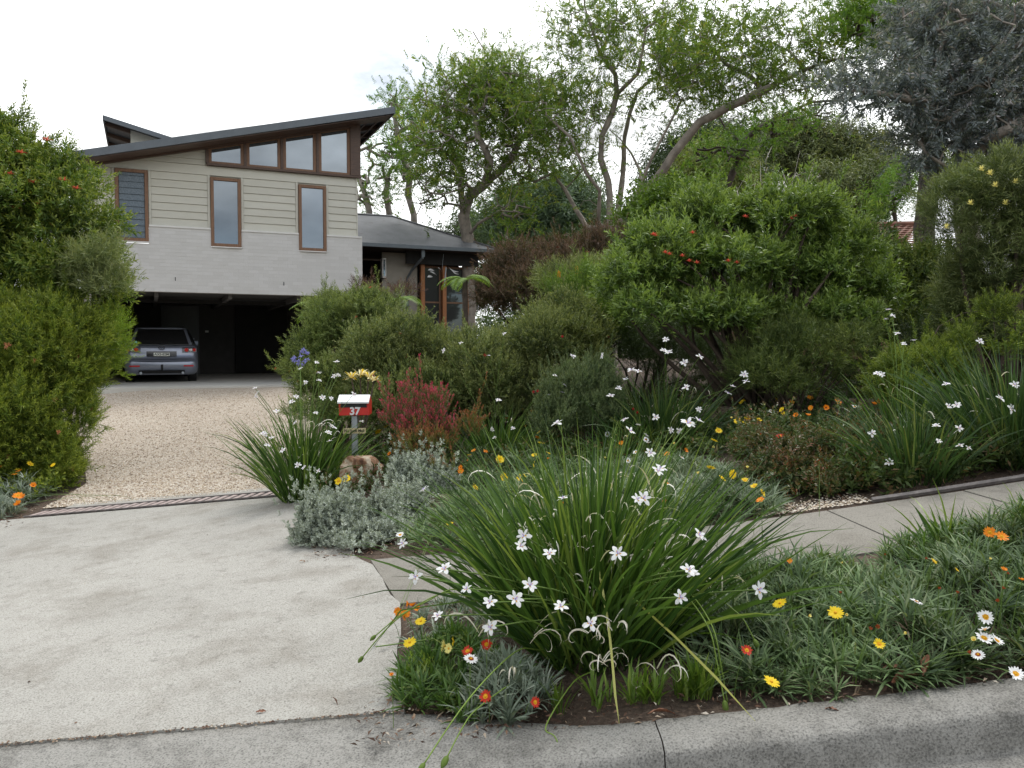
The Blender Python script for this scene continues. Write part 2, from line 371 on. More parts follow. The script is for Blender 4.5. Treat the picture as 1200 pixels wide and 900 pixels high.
# kerb: rounded concrete kerb on the right blending into the driveway layback on the left
kb = thing('kerb', '', '', (0, 3, 0)); kb['kind'] = 'structure'
for kk in ('label', 'category'):
    if kk in kb: del kb[kk]
def kerbprof(x):
    t = min(1, max(0, (x+.55)/1.0)); t = t*t*(3-2*t)
    A = [(3.51, .006), (3.25, -.012), (3.02, -.045), (2.90, -.085), (2.80, -.12), (2.62, -.155)]
    B = [(3.215, .012), (3.045, .006), (3.00, -.016), (2.980, -.080), (2.965, -.155), (2.62, -.175)]
    return [(a[0]*(1-t)+b[0]*t, a[1]*(1-t)+b[1]*t) for a, b in zip(A, B)]
def stz(x): xc = min(9, max(-14, x)); return .085*xc if xc < 0 else .1*xc+.008*xc*xc
kj = [-9, -3.9, .57, 3.1, 5.6, 8.2]
for a, c in zip(kj[:-1], kj[1:]):
    V = []; n = 150; xsn = np.linspace(a+.0025, c-.0025, n)
    for x in xsn:
        pr = kerbprof(x); pts = []
        for q in range(len(pr)-1):
            for s in range(3): f = s/3; pts.append((pr[q][0]*(1-f)+pr[q+1][0]*f, pr[q][1]*(1-f)+pr[q+1][1]*f))
        pts.append(pr[-1]); pts = [(pts[0][0], pts[0][1]-.1)]+pts
        for y, z in pts:
            q3 = Vector((x*9, y*14, z*14)); k3 = KN.noise(q3)*.0035+KN.noise(q3*3.1)*.002; k3 -= max(0, KN.noise(q3*.45+Vector((7, 3, 1)))-.35)*.02 if .0 > z-stz(0)*0 > -.06 else 0
            V.append((x, y-3+k3, z+stz(x)+k3))
    m = len(pts); Q = [(i*m+q, i*m+q+1, (i+1)*m+q+1, (i+1)*m+q) for i in range(n-1) for q in range(m-1)]
    Vn = np.array(V)
    ends = []
    o = link('kerb_stone', mesh_np('kerb_stone', Vn, np.array(Q)), M['kerb'], kb)
    o.data.polygons.foreach_set('use_smooth', [True]*len(Q))
# drain channel across the drive
dr = thing('channel_drain', 'rusty slotted channel drain grate across the driveway between concrete and gravel', 'drain grate', (-3.9, 9.4, Hs(-3.9, 9.4)))
mb = MB(); ox, oy, oz = dr.location
def dz_(x): return Hs(x, 9.4)+.022-oz
for yy in (9.15, 9.49):
    mb.tube([(x-ox, yy-oy, dz_(x)+.002) for x in np.linspace(-5.5, -2.2, 14)], .006, 4)
mb.build('drain_frame', M['grate'], dr)
mb = MB()
for x in np.arange(-5.48, -2.28, .105):
    z = dz_(x); x -= ox
    mb.add([(x, -.24, z-.01), (x+.052, -.24, z-.01), (x+.085, .08, z-.01), (x+.033, .08, z-.01), (x, -.24, z), (x+.052, -.24, z), (x+.085, .08, z), (x+.033, .08, z)], [(4, 5, 6, 7), (0, 1, 5, 4), (1, 2, 6, 5), (3, 0, 4, 7)])
M['bar'] = plain('rusty_bar', (.36, .29, .27), .7, .2, 20)
mb.build('grate_bars', M['bar'], dr, kind='stuff')
mb = MB()
for a_, b_ in zip(np.linspace(-5.5, -2.2, 9)[:-1], np.linspace(-5.5, -2.2, 9)[1:]):
    mb.add([(a_-ox, -.26, dz_(a_)-.012), (b_-ox, -.26, dz_(b_)-.012), (b_-ox, .11, dz_(b_)-.012), (a_-ox, .11, dz_(a_)-.012)], [(0, 1, 2, 3)])
mb.build('drain_channel', M['black'], dr)

# ------------------------------------------------------------------ house
HA = math.radians(24); HP = (-9.1327, 19.5, .66)
house = thing('two_storey_house', 'grey brick and weatherboard two storey house with sloping skillion roof and open carport', 'house', HP, HA)
Z0 = .66
hm = Matrix.Translation(HP) @ Matrix.Rotation(HA, 4, 'Z')
def HB(): return MB()
def hz(o):                                    # local z is measured from the floor
    me = o.data; n = len(me.vertices); c = np.empty(n*3, np.float32); me.vertices.foreach_get('co', c); c = c.reshape(-1, 3); c[:, 2] -= Z0; me.vertices.foreach_set('co', c.ravel()); me.update(); return o
def part(mb, name, mat, parent=None, **kw): return hz(mb.build(name, mat, parent or house, **kw))
def clip(poly, a, b, c):                      # keep a*x+b*z<=c
    out = []
    for i in range(len(poly)):
        p, q = poly[i], poly[(i+1) % len(poly)]; fp_ = a*p[0]+b*p[1]-c; fq = a*q[0]+b*q[1]-c
        if fp_ <= 0: out.append(p)
        if fp_*fq < 0: t_ = fp_/(fp_-fq); out.append((p[0]+(q[0]-p[0])*t_, p[1]+(q[1]-p[1])*t_))
    return out
RS = .2517                                    # roof slope
rtop = lambda s: 5.97+RS*(s+1.04)
wtop = lambda s: 5.76+RS*(s+.98)
SL, SR = -.95, 5.52
# brick band, its courses as geometry
mb = MB(); BV = []
mb.box(SL, 5.66, .0035, .22, 2.95, 4.085)
for a_, b_ in ((SL, -.212), (.502, 1.898), (2.612, 4.018), (4.722, 5.66)): mb.box(a_, b_, .0035, .22, 4.086, 4.5)
core = part(mb, 'wall_core', M['brick'])
core.data.attributes.new('var', 'FLOAT', 'POINT')
wins = [(-.21, .50), (1.90, 2.61), (4.02, 4.72)]
V = []; Q = []; var = []
nc = 18; ch = (4.505-2.95)/nc
for r in range(nc):
    z0 = 2.95+r*ch+.0035; z1 = 2.95+(r+1)*ch-.0035; s = SL+(0 if r % 2 else -.12)
    while s < 5.66:
        a_, b_ = max(SL, s+.0012), min(5.66, s+.2388); s += .24
        if b_-a_ < .02: continue
        mid = (a_+b_)/2
        hitw = [w for w in wins if a_ < w[1] and b_ > w[0]] if z1 > 4.10 else []
        if hitw:
            w0, w1 = hitw[0]
            if a_ < w0-.01: b_ = w0-.001
            elif b_ > w1+.01: a_ = w1+.001
            else: continue
        y = random.uniform(-.0003, .0003); k = len(V); v_ = random.random()
        V += [(a_, y, z0), (b_, y, z0), (b_, y, z1), (a_, y, z1), (a_, .02, z0), (b_, .02, z0), (b_, .02, z1), (a_, .02, z1)]
        Q += [(k, k+1, k+2, k+3), (k+4, k, k+3, k+7), (k+1, k+5, k+6, k+2), (k+3, k+2, k+6, k+7), (k+4, k+5, k+1, k)]; var += [v_]*8
hz(link('brickwork', mesh_np('brickwork', np.array(V), np.array(Q), var, flat=True), M['brick'], house, 'stuff'))
# pier right of the carport opening and its brick return
mb = MB(); mb.box(5.08, 5.66, 0, .23, .68, 2.945); pr = part(mb, 'brick_pier', M['brick']); pr.data.attributes.new('var', 'FLOAT', 'POINT')
mb = MB(); mb.box(5.50, 5.66, .24, 6.2, .68, 4.5); part(mb, 'side_wall', M['render'])
mb = MB(); mb.box(-.96, -.76, 0, .3, .60, 2.945); mb.box(-.96, -.80, .3, 6.2, .60, 4.5); part(mb, 'left_wall', M['render'])
# soffit, beams and inside of the carport
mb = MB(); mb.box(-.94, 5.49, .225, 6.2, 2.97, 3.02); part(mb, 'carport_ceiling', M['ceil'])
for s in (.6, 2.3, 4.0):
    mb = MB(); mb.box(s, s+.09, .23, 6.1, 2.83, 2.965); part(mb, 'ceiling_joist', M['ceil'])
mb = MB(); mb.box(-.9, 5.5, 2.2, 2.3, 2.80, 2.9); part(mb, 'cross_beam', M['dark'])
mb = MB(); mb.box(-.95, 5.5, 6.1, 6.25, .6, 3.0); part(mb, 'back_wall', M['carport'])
mb = MB(); mb.box(.9, 1.85, 6.02, 6.09, .79, 2.86); dd = part(mb, 'door', M['door'])
mb = MB(); mb.tube([(1.76, 6.0, 1.75), (1.76, 5.95, 1.75), (1.66, 5.95, 1.75)], .016, 6); mb.tube([(1.76, 6.02, 1.9), (1.76, 5.97, 1.9)], .025, 8); part(mb, 'door_handle', M['steel'], dd)
mb = MB(); mb.box(.83, .895, 6.0, 6.095, .79, 2.92); mb.box(1.855, 1.92, 6.0, 6.095, .79, 2.92); mb.box(.83, 1.92, 5.998, 6.095, 2.865, 2.922); part(mb, 'door_frame', M['door'])
mb = MB(); mb.box(2.1, 2.2, 6.04, 6.095, 2.10, 2.16); part(mb, 'light_switch', M['white'])
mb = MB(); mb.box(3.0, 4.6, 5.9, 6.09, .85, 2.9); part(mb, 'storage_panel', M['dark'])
# slab
mb = MB(); mb.add([(-3.4, -.42, .45), (5.6, -.42, .45), (5.6, 6.1, .45), (-3.4, 6.1, .45), (-3.4, -.42, .66), (5.6, -.42, .66), (5.6, 6.1, .79), (-3.4, 6.1, .79)], [(0, 3, 2, 1), (4, 5, 6, 7), (0, 1, 5, 4), (1, 2, 6, 5), (2, 3, 7, 6), (3, 0, 4, 7)])
part(mb, 'carport_slab', M['slab'])
# upper wall core, weatherboards one by one
mb = MB(); mb.prism([(SL, 4.5), (SR, 4.5), (SR, 6.08), (1.86, 6.08), (1.86, wtop(1.86)), (SL, wtop(SL))], .075, .2); part(mb, 'upper_wall', M['board'])
mb = MB(); mb.prism([(SR-.1, 4.5), (SR-.1, wtop(SR)), (SR-.1, wtop(SR))][:0] or [(5.35, 4.5), (5.51, 4.5), (5.51, 6.1), (5.35, 6.1)], .2, 6.2); part(mb, 'upper_side_wall', M['board'])
def board(s0, s1, z0, z1):
    poly = clip([(s0, z0), (s1, z0), (s1, z1), (s0, z1)], -RS, 1, 5.76+RS*.98)
    if len(poly) < 3: return
    mb = MB(); n = len(poly); f = lambda z: .028+.022*(z-z0)/(.183)
    vs = [(p[0], f(p[1]), p[1]) for p in poly]+[(p[0], .08, p[1]) for p in poly]
    mb.add(vs, [tuple(range(n)), tuple(range(2*n-1, n-1, -1))]+[(i, n+i, n+(i+1) % n, (i+1) % n) for i in range(n)])
    part(mb, 'weatherboard', M['board'])
P = .1835; z = 4.545
secs = [(SL, -.28), (.57, 1.83), (2.68, 3.95), (4.79, SR)]
for r in range(7):
    for a_, b_ in secs: board(a_, b_, z+.003, z+P-.003)
    z += P
zt = z
for r in range(6):
    if r == 0: board(SL, SR, z+.003, 6.06)
    else:
        board(SL, 1.80, (6.065 if r == 1 else z)+.003, z+P-.003)
    z += P
for w0, w1 in wins:
    for q in (w0-.065, w1+.01): mb = MB(); mb.box(q, q+.055, .022, .08, 4.545, zt-.002); part(mb, 'window_trim', M['board'])

mb = MB(); mb.box(SR-.002, SR+.03, .02, .09, 4.545, 6.06); part(mb, 'corner_trim', M['board'])
s = SL
for w0, w1 in wins+[(5.66, 5.7)]:
    lg = MB(); lg.box(s, w0-.005, -.022, .08, 4.498, 4.540); s = w1+.005; part(lg, 'ledge_flashing', M['white'])
# tall windows
def window(w0, w1, z0, z1, kind):
    fr = MB(); t_ = .075
    fr.box(w0, w0+t_, -.03, .06, z0, z1); fr.box(w1-t_, w1, -.03, .06, z0, z1)
    fr.box(w0+t_, w1-t_, -.027, .058, z1-t_, z1); fr.box(w0+t_, w1-t_, -.027, .058, z0, z0+t_)
    f_ = part(fr, 'window', M['frame'], bevel=.004)
    gl_ = MB(); gl_.box(w0+t_, w1-t_, .02, .035, z0+t_, z1-t_); part(gl_, 'pane', M['glass'] if kind == 'g' else M['louvreback'], f_)
    si = MB(); si.box(w0+.02, w1+.01, -.045, .06, z0-.026, z0-.002); part(si, 'sill', M['white'], f_)
    if kind == 'l':
        zz = z0+t_+.01
        while zz < z1-t_-.06:
            lo = MB(); lo.add([(w0+t_+.01, .004, zz), (w1-t_-.01, .004, zz), (w1-t_-.01, .018, zz+.142), (w0+t_+.01, .018, zz+.142)], [(0, 1, 2, 3)])
            lo.add([(w0+t_+.01, .008, zz-.003), (w1-t_-.01, .008, zz-.003), (w1-t_-.01, .0, zz-.003), (w0+t_+.01, .0, zz-.003)], [(0, 1, 2, 3)])
            part(lo, 'louvre_blade', M['louvre'], f_); zz += .146
m_, t2, b2, o2 = newmat('louvre_glass'); b2.inputs['Base Color'].default_value = (.085, .115, .145, 1); b2.inputs['Roughness'].default_value = .35
n_ = t2.nodes.new('ShaderNodeTexVoronoi'); n_.inputs['Scale'].default_value = 28; t2.links.new(objco(t2), n_.inputs['Vector']); bump(t2, b2, n_.outputs['Distance'], .008, .5)
t2.links.new(ramp(t2, n_.outputs['Distance'], [(0, (.065, .095, .12)), (1, (.12, .155, .19))]), b2.inputs['Base Color']); M['louvre'] = m_
M['louvreback'] = plain('dark_screen', (.03, .04, .05), .5)
window(-.21, .50, 4.13, 5.82, 'l'); window(1.90, 2.61, 4.10, 5.79, 'g'); window(4.02, 4.72, 4.10, 5.78, 'g')
# clerestory windows under the roof slope
mb = MB(); mb.box(1.82, 5.62, -.05, .075, 6.065, 6.115); part(mb, 'clerestory_sill', M['beam'])
cz = [(1.87, 2.69), (2.76, 3.58), (3.65, 4.47), (4.54, 5.35)]
tp = lambda s: 6.475+RS*(s-1.94)
for a_, b_ in cz:
    fr = MB(); w = .07
    fr.prism([(a_, 6.12), (a_+w, 6.12), (a_+w, tp(a_+w)+.0), (a_, tp(a_))], -.02, .08)
    fr.prism([(b_-w, 6.12), (b_, 6.12), (b_, tp(b_)), (b_-w, tp(b_-w))], -.02, .08)
    fr.prism([(a_+w, 6.12), (b_-w, 6.12), (b_-w, 6.17), (a_+w, 6.17)], -.018, .078)
    fr.prism([(a_+w, tp(a_+w)-.02), (b_-w, tp(b_-w)-.02), (b_-w, tp(b_-w)+.04), (a_+w, tp(a_+w)+.04)], -.018, .078)
    f_ = part(fr, 'clerestory_window', M['frame'])
    g_ = MB(); g_.prism([(a_+w, 6.17), (b_-w, 6.17), (b_-w, tp(b_-w)-.02), (a_+w, tp(a_+w)-.02)], .02, .035); part(g_, 'pane', M['glass'], f_)
for s in (1.80, 2.69, 3.58, 4.47):
    mb = MB(); mb.prism([(s+.004, 6.12), (s+.066, 6.12), (s+.066, tp(s+.07)+.03), (s+.004, tp(s)+.03)], -.045, .08); part(mb, 'mullion', M['beam'])
mb = MB(); mb.prism([(5.354, 6.118), (5.62, 6.118), (5.62, tp(5.62)+.10), (5.354, tp(5.35)+.10)], -.06, .25); part(mb, 'corner_post', M['beam'])
mb = MB(); mb.prism([(5.42, 6.118), (5.58, 6.118), (5.58, tp(5.58)+.10), (5.42, tp(5.42)+.10)], .25, 6); part(mb, 'side_cladding', M['beam'])
# roof: dark beam under a metal edge, rafters on the overhang
mb = MB(); lo = lambda s: wtop(s)-.01
mb.prism([(-.99, rtop(-.99)-.245), (5.5, rtop(5.5)-.245), (5.5, rtop(5.5)-.205), (-.99, rtop(-.99)-.205)], -.10, .0); part(mb, 'eave_beam', M['beam'])
mb = MB(); mb.prism([(1.80, tp(1.8)+.035), (5.35, tp(5.35)+.035), (5.35, rtop(5.35)-.21), (1.80, rtop(1.8)-.21)], .0, .1); part(mb, 'head_beam', M['beam'])
mb = MB(); mb.prism([(-1.04, rtop(-1.04)-.05), (6.35, rtop(6.35)-.05), (6.35, rtop(6.35)-.02), (-1.04, rtop(-1.04)-.02)], -.66, 6.6); part(mb, 'roof_sheet', M['roof'])
mb = MB(); mb.prism([(-1.05, rtop(-1.04)-.18), (6.36, rtop(6.36)-.17), (6.36, rtop(6.36)), (-1.05, rtop(-1.04))], -.70, -.662); 
part(mb, 'fascia', M['roof'])
mb = MB(); mb.prism([(6.352, rtop(6.35)-.18), (6.38, rtop(6.35)-.18), (6.38, rtop(6.38)), (6.352, rtop(6.35))], -.7, 6.6); part(mb, 'end_fascia', M['roof'])
mb = MB(); mb.prism([(-1.03, rtop(-1.03)-.205), (6.3, rtop(6.3)-.205), (6.3, rtop(6.3)-.19), (-1.03, rtop(-1.03)-.19)], -.655, -.1); part(mb, 'eave_lining', M['beam'])
for d in (.02, .95, 1.9, 2.85, 3.8, 4.75, 5.7, 6.45):
    mb = MB(); mb.prism([(5.63, rtop(5.63)-.16), (6.34, rtop(6.34)-.16), (6.34, rtop(6.34)-.055), (5.63, rtop(5.63)-.055)], d, d+.06); part(mb, 'rafter', M['beam'])
mb = MB()
for s in (5.75, 6.05, 6.3):
    mb.prism([(s, rtop(s)-.188), (s+.04, rtop(s)-.188), (s+.04, rtop(s)-.165), (s, rtop(s)-.165)], -.1, 6.5)
part(mb, 'roof_batten', M['beam'])
# monitor roof behind, sloping the other way
mt = lambda s: 7.76-.245*(s+.52)
mb = MB(); mb.prism([(-.52, mt(-.52)-.04), (2.3, mt(2.3)-.04), (2.3, mt(2.3)), (-.52, mt(-.52))], 3.0, 9.0); up = part(mb, 'monitor_roof', M['roof'])
mb = MB(); mb.prism([(-.53, mt(-.53)-.12), (2.3, mt(2.3)-.12), (2.3, mt(2.3)+.004), (-.53, mt(-.53)+.004)], 2.96, 2.998); part(mb, 'fascia', M['roof'], up)
mb = MB(); mb.prism([(-.56, mt(-.53)-.12), (-.522, mt(-.53)-.12), (-.522, mt(-.53)+.004), (-.56, mt(-.53)+.004)], 2.96, 9.0); part(mb, 'end_fascia', M['roof'], up)
for d in (3.4, 4.6, 5.8, 7.0, 8.2):
    mb = MB(); mb.prism([(-.515, mt(-.515)-.15), (.1, mt(.1)-.15), (.1, mt(.1)-.045), (-.515, mt(-.515)-.045)], d, d+.07); part(mb, 'rafter', M['beam'], up)
mb = MB(); mb.prism([(.10, 6.2), (2.25, 6.2), (2.25, mt(2.25)-.05), (.10, mt(.1)-.05)], 3.42, 8.9); part(mb, 'monitor_wall', M['board'])
# small fittings on the brick
mb = MB(); mb.box(5.42, 5.53, -.10, -.003, 3.48, 3.55); mb.tube([(5.475, -.06, 3.47), (5.475, -.13, 3.40)], .035, 8); part(mb, 'security_light', M['white'])
for s, z_ in ((1.06, 3.27), (3.62, 3.24)):
    mb = MB(); mb.box(s, s+.018, -.006, .004, z_-.05, z_+.04); part(mb, 'weep_hole', M['black'])
# right wing: hip roof, rendered wall, glazed porch with timber posts
e0, e1, ed, ez = 5.67, 10.45, 1.9, 4.62
ax, ad, az = 7.95, 5.2, 5.98
mb = MB()
mb.add([(e0-.15, ed, ez), (e1, ed, ez), (e1, 9.0, ez), (e0-.15, 9.0, ez), (ax, ad, az), (e0-.15, ad, az-.02)], [(0, 1, 4, 5), (1, 2, 4), (2, 3, 5, 4)])
part(mb, 'wing_roof', M['wingroof'])
mb = MB(); mb.tube([(e1, ed, ez+.02), (ax, ad, az+.015)], .035, 6); mb.tube([(e0, ad, az), (ax, ad, az+.02)], .035, 6); part(mb, 'ridge_capping', M['wingroof'])
mb = MB(); mb.box(e0-.1, e1+.02, ed-.10, ed+.02, ez-.09, ez+.012); mb.box(e1+.022, e1+.12, ed-.1, 9, ez-.09, ez+.012); part(mb, 'gutter', M['gutter'])
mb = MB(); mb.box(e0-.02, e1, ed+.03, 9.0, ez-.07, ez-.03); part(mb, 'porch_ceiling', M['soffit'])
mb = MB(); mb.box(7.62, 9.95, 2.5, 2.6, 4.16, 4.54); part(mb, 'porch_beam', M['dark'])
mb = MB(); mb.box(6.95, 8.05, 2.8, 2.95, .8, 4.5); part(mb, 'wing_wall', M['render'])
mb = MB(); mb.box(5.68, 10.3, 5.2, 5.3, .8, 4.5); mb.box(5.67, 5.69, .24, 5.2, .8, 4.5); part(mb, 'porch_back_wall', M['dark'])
mb = MB(); mb.box(6.9, 7.02, 2.6, 2.79, 3.72, 4.30); ws = part(mb, 'side_window', M['white']); mb = MB(); mb.box(6.93, 6.99, 2.59, 2.598, 3.76, 4.26); part(mb, 'pane', M['glass'], ws)
for s in (8.12, 8.82, 9.62):
    mb = MB(); mb.box(s, s+(.20 if s > 9.5 else .12), 2.62, 2.76, .8, 4.16); part(mb, 'timber_post', M['post'], bevel=.004)
for a_, b_ in ((8.25, 8.81), (8.95, 9.61)):
    mb = MB(); w = .05; mb.box(a_, a_+w, 2.8, 2.86, .9, 4.15); mb.box(b_-w, b_, 2.8, 2.86, .9, 4.15); mb.box(a_+w, b_-w, 2.8, 2.86, 4.08, 4.15); mb.box(a_+w, b_-w, 2.8, 2.86, 3.0, 3.05)
    gd = part(mb, 'glass_door', M['frame']); mb = MB(); mb.box(a_+w, b_-w, 2.82, 2.835, .95, 4.08); part(mb, 'pane', M['glassdim'] if 'glassdim' in M else M['carglass'], gd)
mb = MB(); mb.tube([(7.98, 2.02, 4.54), (7.98, 2.02, 4.30), (7.80, 2.6, 3.95), (7.72, 2.74, 3.75), (7.72, 2.74, .9)][:5], .04, 8); part(mb, 'downpipe', M['gutter'])
mb = MB(); mb.box(7.93, 8.03, 1.96, 2.02, 4.32, 4.52); part(mb, 'rainhead', M['gutter'])
# pale curved shapes in front of the porch glass, built as thin blades
pale_grp = thing('pale_shapes', 'pale metal ornament of curved blades hanging under the porch of the house', 'ornament', tuple(hm @ Vector((8.75, 2.35, 3.98-Z0))), HA)
for k_, (dx, dz, ang, ln) in enumerate([(-.30, -.02, 2.6, .20), (-.22, -.16, 2.2, .24), (-.05, -.04, 1.9, .18), (.16, .12, -.9, .36), (.24, .05, -1.0, .30), (-.36, -.2, 2.8, .16), (.05, -.12, -1.4, .22)]):
    mb = MB(); pts = []
    for q in range(7):
        f = q/6; a_ = ang+f*.9; pts.append((dx+ln*f*math.cos(ang+.5*f), .02*math.sin(f*3), dz+ln*f*math.sin(ang+.5*f)))
    w = [.012, .035, .045, .045, .035, .02, .005]
    vs = []
    for q, p_ in enumerate(pts): vs += [(p_[0]-w[q]*.6, p_[1]-.006, p_[2]+w[q]*.7), (p_[0]+w[q]*.6, p_[1]+.006, p_[2]-w[q]*.7)]
    mb.add(vs, [(2*q, 2*q+1, 2*q+3, 2*q+2) for q in range(6)]); o_ = mb.build('blade', M['whitepaint'], pale_grp)
mb = MB(); mb.tube([(-.05, 0, .02), (0, 0, .5)], .006, 5); mb.tube([(.08, 0, .1), (.02, 0, -.5)], .02, 6); mb.build('thin_rods', M['steel'], pale_grp)

# ------------------------------------------------------------------ car, seen from behind
CP = at(190, 440, 21.1); hd = math.atan2(HP[1]-0, 0)
car = thing('parked_car', 'silver blue station wagon parked in the carport of the house', 'car', (CP[0], CP[1], .685), HA, None)
m, t, b, o = newmat('car_paint'); b.inputs['Base Color'].default_value = (.23, .25, .31, 1); b.inputs['Metallic'].default_value = .55; b.inputs['Roughness'].default_value = .32; b.inputs['Coat Weight'].default_value = .6; b.inputs['Coat Roughness'].default_value = .05
M['paint'] = m
m, t, b, o = newmat('red_lens'); b.inputs['Base Color'].default_value = (.55, .012, .01, 1); b.inputs['Roughness'].default_value = .15; M['lens'] = m
m, t, b, o = newmat('clear_lens'); b.inputs['Base Color'].default_value = (.75, .75, .75, 1); b.inputs['Roughness'].default_value = .12; b.inputs['Metallic'].default_value = .4; M['clear'] = m
M['smoke'] = plain('dark_lens', (.03, .03, .035), .15, .1, 5, 0, 0, .6)
M['plate'] = plain('plate', (.70, .72, .66), .4, .04, 20)
M['teal'] = plain('sticker', (.25, .6, .5), .5, .1, 20)
# horizontal slices: z, rear y, front y, half width, corner radius
lev = [(.22, .12, 4.55, .80, .22), (.30, .04, 4.66, .87, .22), (.40, .0, 4.70, .885, .2), (.56, .0, 4.70, .89, .2), (.62, .05, 4.69, .89, .2), (.66, .10, 4.67, .888, .18), (.78, .11, 4.55, .885, .17), (.90, .14, 4.3, .875, .17), (.98, .17, 3.75, .85, .16)]
lev2 = [(.985, .175, 3.6, .845, .15), (1.12, .27, 3.25, .80, .15), (1.25, .38, 2.95, .745, .15), (1.35, .47, 2.7, .695, .15), (1.42, .55, 2.4, .65, .17), (1.455, .68, 2.2, .58, .2), (1.47, .95, 1.9, .42, .3)]
def ring(z, y0, y1, w, r, n=5):
    pts = []
    for cx, cy, a0 in ((w-r, y0+r, -90), (w-r, y1-r, 0), (-w+r, y1-r, 90), (-w+r, y0+r, 180)):
        for i_ in range(n+1):
            a = math.radians(a0+90*i_/n)
            bow = 0
            pts.append((cx+r*math.cos(a), cy+r*math.sin(a)*(1), z))
    pts = [(x, y+(.055*(abs(x)/w)**2 if y < (y0+y1)/2 else -.2*(abs(x)/w)**2), z) for x, y, z in pts]
    return pts
def loft(levels, cap=True):
    mb = MB(); n = None; vs = []
    for l in levels: rr = ring(*l); n = len(rr); vs += rr
    fs = [(i*n+k, i*n+(k+1) % n, (i+1)*n+(k+1) % n, (i+1)*n+k) for i in range(len(levels)-1) for k in range(n)]
    fs += [tuple(range(n-1, -1, -1)), tuple((len(levels)-1)*n+k for k in range(n))]
    mb.add(vs, fs); return mb
loft(lev).build('body', M['paint'], car, smooth=True)
loft(lev2[:5]).build('side_windows', M['carglass'], car, smooth=True)
loft([(1.418, .53, 2.42, .655, .17), (1.45, .62, 2.25, .60, .2), (1.475, .95, 1.9, .42, .3)]).build('roof', M['paint'], car, smooth=True)
def yr(z):                                      # rear surface depth
    L_ = lev+lev2; return float(np.interp(z, [l[0] for l in L_], [l[1] for l in L_]))
def wr(z): L_ = lev+lev2; return float(np.interp(z, [l[0] for l in L_], [l[3] for l in L_]))
def rearpatch(name, x0, x1, z0, z1, mat, off=.012, parent=None, taper=0, nx=6, nz=4):
    mb = MB(); vs = []
    for j in range(nz+1):
        z = z0+(z1-z0)*j/nz; k = 1-taper*j/nz
        for i_ in range(nx+1):
            x = (x0+(x1-x0)*i_/nx)*k; vs.append((x, yr(z)-off+.055*(abs(x)/wr(z))**2, z))
    fs = [(j*(nx+1)+i_, j*(nx+1)+i_+1, (j+1)*(nx+1)+i_+1, (j+1)*(nx+1)+i_) for j in range(nz) for i_ in range(nx)]
    n0 = len(vs); vs += [(v_[0], v_[1]+.02, v_[2]) for v_ in vs]
    fs += [tuple(n0+q for q in f[::-1]) for f in fs]
    e_ = [i_ for i_ in range(nx+1)]+[j*(nx+1)+nx for j in range(1, nz+1)]+[nz*(nx+1)+i_ for i_ in range(nx-1, -1, -1)]+[j*(nx+1) for j in range(nz-1, 0, -1)]
    fs += [(e_[q], e_[(q+1) % len(e_)], n0+e_[(q+1) % len(e_)], n0+e_[q]) for q in range(len(e_))]
    mb.add(vs, fs); return mb.build(name, mat, parent or car)
rw = rearpatch('rear_window', -.66, .66, 1.01, 1.40, M['carglass'], .015, None, .16)
for s in (-1, 1):
    rearpatch('window_pillar', s*.665, s*.74, 1.0, 1.41, M['paint'], .018, None, .17, 2)
    tl = rearpatch('tail_light', s*.50 if s > 0 else -.845, .845 if s > 0 else s*.50, .80, .93, M['smoke'], .012)
    for cx, rr_, mm, nm in ((.60, .052, M['lens'], 'red_lamp'), (.70, .038, M['clear'], 'reversing_lamp'), (.79, .042, M['lens'], 'red_lamp')):
        mb = MB(); y = yr(.865)-.015+.055*(cx/.88)**2
        mb.tube([(s*cx, y+.02, .865), (s*cx, y-.012, .865), (s*cx, y-.02, .865)], [rr_, rr_, rr_*.6], 12); mb.build(nm, mm, tl)
    rearpatch('bumper_reflector', min(s*.52, s*.76), max(s*.52, s*.76), .435, .465, M['lens'], .012)
rearpatch('tailgate_seam', -.72, .72, .625, .632, M['black'], .004, None, 0)
rearpatch('bumper_step', -.80, .80, .575, .605, M['paint'], .03)
rearpatch('number_plate_recess', -.36, .36, .70, .83, M['smoke'], .006)
pl = rearpatch('number_plate', -.19, .19, .705, .79, M['plate'], .022)
def text_mesh(s, size, name, mat, parent, loc, rot=(math.pi/2, 0, 0), ext=.002, bold=0):
    c = bpy.data.curves.new(name, 'FONT'); c.body = s; c.size = size; c.align_x = 'CENTER'; c.align_y = 'CENTER'; c.extrude = ext; c.offset = bold
    tmp = bpy.data.objects.new('tmp', c); COL.objects.link(tmp); dg = bpy.context.evaluated_depsgraph_get(); dg.update()
    me = bpy.data.meshes.new_from_object(tmp.evaluated_get(dg)); bpy.data.objects.remove(tmp)
    me.materials.clear(); me.materials.append(mat); me.name = name
    o = link(name, me, None, parent); o.location = loc; o.rotation_euler = rot; return o
text_mesh('AXS-82M', .088, 'plate_lettering', M['black'], pl, (0, yr(.745)-.026, .747), bold=.001)
bd = MB(); bd.tube([(.075*math.cos(a), yr(.93)-.014, .925+.05*math.sin(a)) for a in np.linspace(0, 2*math.pi, 25)], .007, 5)
bd.tube([(-.06, yr(.93)-.014, .945), (-.03, yr(.93)-.016, .93), (0, yr(.93)-.016, .905), (.03, yr(.93)-.016, .93), (.06, yr(.93)-.014, .945)], .007, 5); bd.build('badge', M['smoke'], car)
mb = MB(); mb.tube([(0, .1, .36), (0, -.12, .36), (0, -.14, .44)], .025, 6); mb.tube([(0, -.14, .43), (0, -.14, .49)], .03, 8); mb.build('tow_bar', M['black'], car)
rearpatch('lower_valance', -.55, .55, .26, .34, M['black'], .01)
mb = MB(); mb.tube([(0, yr(1.03)-.03, 1.03), (.28, yr(1.10)-.03, 1.07)], .01, 5); mb.build('wiper', M['black'], car)
